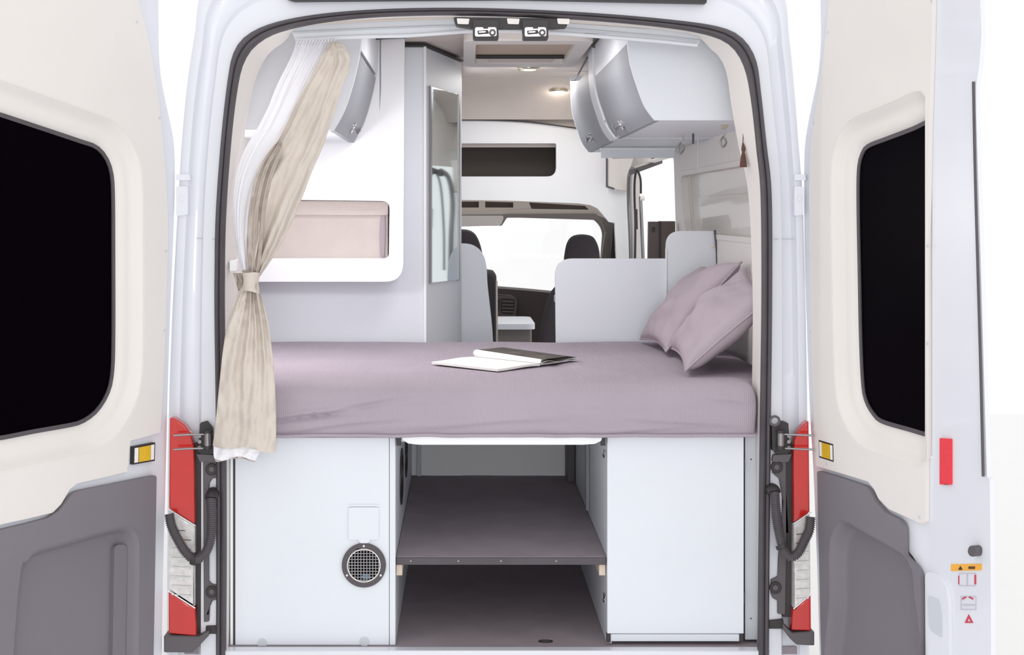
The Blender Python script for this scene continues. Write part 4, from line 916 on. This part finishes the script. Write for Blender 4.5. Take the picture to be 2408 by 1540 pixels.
# ================================================================= CURTAIN
def interp(rows, v):
    for a, b in zip(rows, rows[1:]):
        if a[0] <= v <= b[0]:
            f = (v-a[0])/(b[0]-a[0]); return [x+(y-x)*f for x, y in zip(a, b)]
    return list(rows[-1])
def smooth_rows(rows, n):
    # Catmull-Rom over rows treated as vectors
    out = []; N = len(rows)
    for k in range(n):
        s = k/(n-1)*(N-1); i = min(N-2, int(s)); t = s-i
        g = lambda j: rows[max(0, min(N-1, j))]
        out.append([.5*((2*b)+(c-a)*t+(2*a-5*b+4*c-d)*t*t+(3*b-a-3*c+d)*t**3) for a, b, c, d in zip(g(i-1), g(i), g(i+1), g(i+2))])
    return out
def cloth(rows, pleats, amp, seed, nx=90, ny=110, th=.003, wr_=.004, hem=None, top=(0, 0)):
    R = smooth_rows(rows, ny); bm = NB(); G = []
    for j, (v, ul, ur, Y) in enumerate(R):
        row = []; f = j/(ny-1); wd_ = (ur-ul)/150
        for i in range(nx):
            a = i/(nx-1); u = ul+(ur-ul)*a
            ph = 2*math.pi*pleats*(a+.14*noise.noise(Vector((a*2.5, f*2, seed))))+seed
            A_ = amp(f) if callable(amp) else amp
            k = .5+.5*noise.noise(Vector((a*4, f*1.5, seed+9)))*1.6
            y = Y-A_*.6*math.sin(ph)*k-A_*.25*math.sin(ph*1.9+f*4)
            if top[0]: y -= top[1]*max(0, 1-f/.3)**1.3*math.sin(2*math.pi*top[0]*(a+.02*noise.noise(Vector((a*7, 0, seed)))))
            q = Vector((a*4*wd_+f*3, f*7-a*1.5, seed+3))
            y += wr_*noise.noise(q)+wr_*.5*noise.noise(q*2.7)+.010*wd_*(2*a-1)**2
            vv = v+(hem(a)*f**12 if hem else 0)
            row.append(P(u, vv, y))
        G.append(row)
    V = [[bm.verts.new(p) for p in r] for r in G]; W = [[bm.verts.new(p+Vector((0, th, 0))) for p in r] for r in G]
    for j in range(ny-1):
        for i in range(nx-1):
            bm.faces.new([V[j][i], V[j][i+1], V[j+1][i+1], V[j+1][i]]); bm.faces.new([W[j][i], W[j+1][i], W[j+1][i+1], W[j][i+1]])
    for j in range(ny-1):
        for i in (0, nx-1): bm.faces.new([V[j][i], V[j+1][i], W[j+1][i], W[j][i]])
    for i in range(nx-1):
        for j in (0, ny-1): bm.faces.new([V[j][i], V[j][i+1], W[j][i+1], W[j][i]])
    return bm
t = root('curtain', 'beige linen curtain with white lining, gathered by a tieback at the left doorway', 'curtain', P(575, 1080, -.05))
wrows = [(97, 696, 790, .125), (120, 690, 782, .12), (150, 676, 765, .11), (200, 651, 740, .1), (250, 631, 715, .09), (300, 606, 690, .08), (350, 576, 662, .065), (400, 558, 635, .05), (450, 550, 612, .035), (500, 548, 600, .02), (550, 552, 592, .01), (600, 560, 590, -.005), (648, 571, 588, -.015)]
add('white_lining', cloth(wrows, 2.2, lambda f: .006+.006*f, 1.3, nx=150, top=(13, .007)), M['sheer'], t, label='white curtain lining', smooth=80)
brows = [(98, 776, 796, .10), (112, 768, 812, .085), (130, 757, 821, .08), (160, 742, 822, .072), (200, 720, 806, .065), (250, 694, 791, .055), (300, 671, 775, .045), (350, 643, 757, .03), (400, 617, 735, .015), (450, 600, 716, .0), (500, 588, 696, -.012), (550, 581, 673, -.022), (600, 580, 645, -.03), (630, 582, 625, -.035), (652, 582, 610, -.036)]
add('linen_drape', cloth(brows, 2.2, lambda f: .004+.026*f, 4.1, wr_=.014), M['linen'], t, smooth=80)
brows2 = [(335, 650, 664, .03), (360, 630, 662, .008), (385, 614, 652, -.004), (420, 600, 640, -.012), (470, 588, 628, -.025), (520, 582, 622, -.035), (570, 582, 618, -.04), (620, 584, 612, -.042), (650, 586, 606, -.042)]
add('satin_fold', cloth(brows2, 2, .012, 2.2, nx=60, wr_=.009), M['satin'], t, label='taupe shiny fold', smooth=80)
trows = [(668, 571, 608, -.052), (690, 560, 612, -.055), (720, 547, 621, -.06), (760, 535, 631, -.065), (810, 526, 638, -.07), (870, 519, 644, -.075), (940, 512, 648, -.078), (1000, 506, 649, -.08), (1052, 500, 648, -.08)]
add('linen_tail', cloth(trows, 2.6, lambda f: .026*(1-f)**1.2+.008, 5.6, wr_=.012, hem=lambda a: 14*a-4+4*math.sin(a*9)), M['linen'], t, smooth=80)
hrows = [(950, 530, 620, -.055), (1020, 506, 618, -.058), (1060, 502, 612, -.06), (1078, 504, 602, -.06)]
add('lining_hem', cloth(hrows, 2, .012, 3.3, nx=60, ny=40, hem=lambda a: 5*math.sin(a*8)), M['sheer'], t, label='white lining hem', smooth=80)
hrows = [(1000, 512, 600, -.045), (1068, 504, 602, -.048), (1080, 506, 600, -.048)]
add('back_hem', cloth(hrows, 3, .012, .7, nx=60, ny=30, hem=lambda a: 6*math.sin(a*7+1)), M['linen2'], t, smooth=80)
# tieback
def band():
    rings = []; n = 28
    for k, v in enumerate((640, 645, 652, 658, 664, 670, 676, 682, 686)):
        r_ = []
        cx_, w_ = 590, 21-3*math.sin(k/8*math.pi)
        for i in range(n):
            a = 2*math.pi*i/n
            p = P(cx_+w_*math.cos(a), v+2.5*math.sin(a*2+k)+(3*math.cos(a)), -.045)
            p.y = -.045+(.024+.002*(k % 2))*math.sin(a); r_.append(p)
        rings.append(r_)
    return loft(rings, True)
tb = add('tieback', band(), M['linen'], t, label='pleated linen tieback', smooth=80)
srows = [(640, 553, 574, -.02), (652, 558, 578, -.03), (664, 556, 578, -.032), (680, 560, 576, -.03)]
add('tieback_strap', cloth([(642, 547, 580, -.02), (655, 552, 582, -.03), (668, 556, 580, -.03), (684, 560, 578, -.028)], 2, .012, 2.0, nx=30, ny=20), M['satin'], tb, smooth=80)
add('strap_hook', slab(rnd(xz([(540, 612), (557, 611), (557, 636), (540, 637)], .03), .003), MY(.03), 0, .03), M['board'], tb, bev=.002)
for k in range(13):
    u = 700+k*7.2; v = 93-(u-700)*.02
    hk = add('glider_hook', tube([P(u, v-3, .13), P(u+1, v+3, .122), P(u-1, v+8, .12)], .0018, 6), M['sheer'], t, smooth=60)
# ================================================================= HANGING BITS RIGHT
def clip_(u, v, Y, label):
    t = root('swivel_clip', label, 'clip', P(u, v, Y))
    add('clip_base', disc(P(u, v, Y), .011, (0, -1, 0), .014, 18), M['brass'], t, smooth=50)
    add('clip_strap', tube([P(u+2, v+4, Y-.01), P(u+4, v+16, Y-.012), P(u-1, v+26, Y-.012)], .003, 8), M['chrome'], t, smooth=60)
    add('clip_hook', tube([Vector(p) for p in spline([P(u-1, v+24, Y-.012), P(u-8, v+36, Y-.012), P(u-3, v+50, Y-.012), P(u+5, v+40, Y-.012), P(u+1, v+28, Y-.012)], 24)], .0032, 8), M['steel'], t, smooth=60)
clip_(1603, 311, 1.0, 'chrome clip hanging under the large right cabinet, nearer its middle')
clip_(1703, 296, .5, 'chrome clip hanging under the large right cabinet, close to the jamb')
t = root('cabinet_bracket', 'small dark angle bracket under the large right overhead cabinet', 'bracket', P(1625, 310, 1.0))
add('bracket_arm', tube([P(1612, 311, 1.0), P(1622, 308, 1.0), P(1630, 314, 1.0), P(1630, 338, 1.0)], .004, 8), M['grey'], t, smooth=60)
add('bracket_plate', box(XU(1616, .99), XU(1634, .99), .985, .995, ZV(312, .99), ZV(306, .99)), M['steel'], t, bev=.001)
t = root('tassel', 'dark brown cord tassel hanging at the right jamb above the window', 'tassel', P(1748, 395, .085))
add('cord', tube([P(1748, 300, .085), P(1747, 340, .083)], .0012, 6), M['tassel'], t)
add('tassel_knot', tube([P(1747, 336, .083), P(1748, 350, .083), P(1748, 360, .083)], [.002, .006, .004], 10), M['tassel'], t, smooth=60)
add('tassel_skirt', tube([P(1748, 360, .083), P(1748, 372, .083), P(1748, 393, .083)], [.005, .008, .011], 12), M['tassel'], t, smooth=60)
add('blind_cord', tube([P(1641, 318, .9), P(1641, 400, .9)], .0012, 6), M['edge'], None, label='thin pale cord hanging below the large right cabinet beside the bracket', cat='cord')
for u, v, Y in ((1777, 760, .06), (1777, 806, .06)):
    pass

GR = {'pillow': 'pillows at the right end of the bed', 'tail_lamp': 'tail lamps beside the doorway', 'overhead_cabinet': 'overhead cabinets with silver doors',
      'ceiling_spotlight': 'round ceiling spotlights', 'door_striker': 'door latches at the top of the doorway', 'cable_hose': 'corrugated cable hoses',
      'lamp_bracket': 'dark brackets beside the tail lamps', 'swivel_clip': 'chrome clips under the right cabinet', 'shelf_batten': 'wooden batten ends under the shelf'}
for o in C.objects:
    k = o.name.split('.')[0]
    if o.parent is None and k in GR: o['group'] = GR[k]
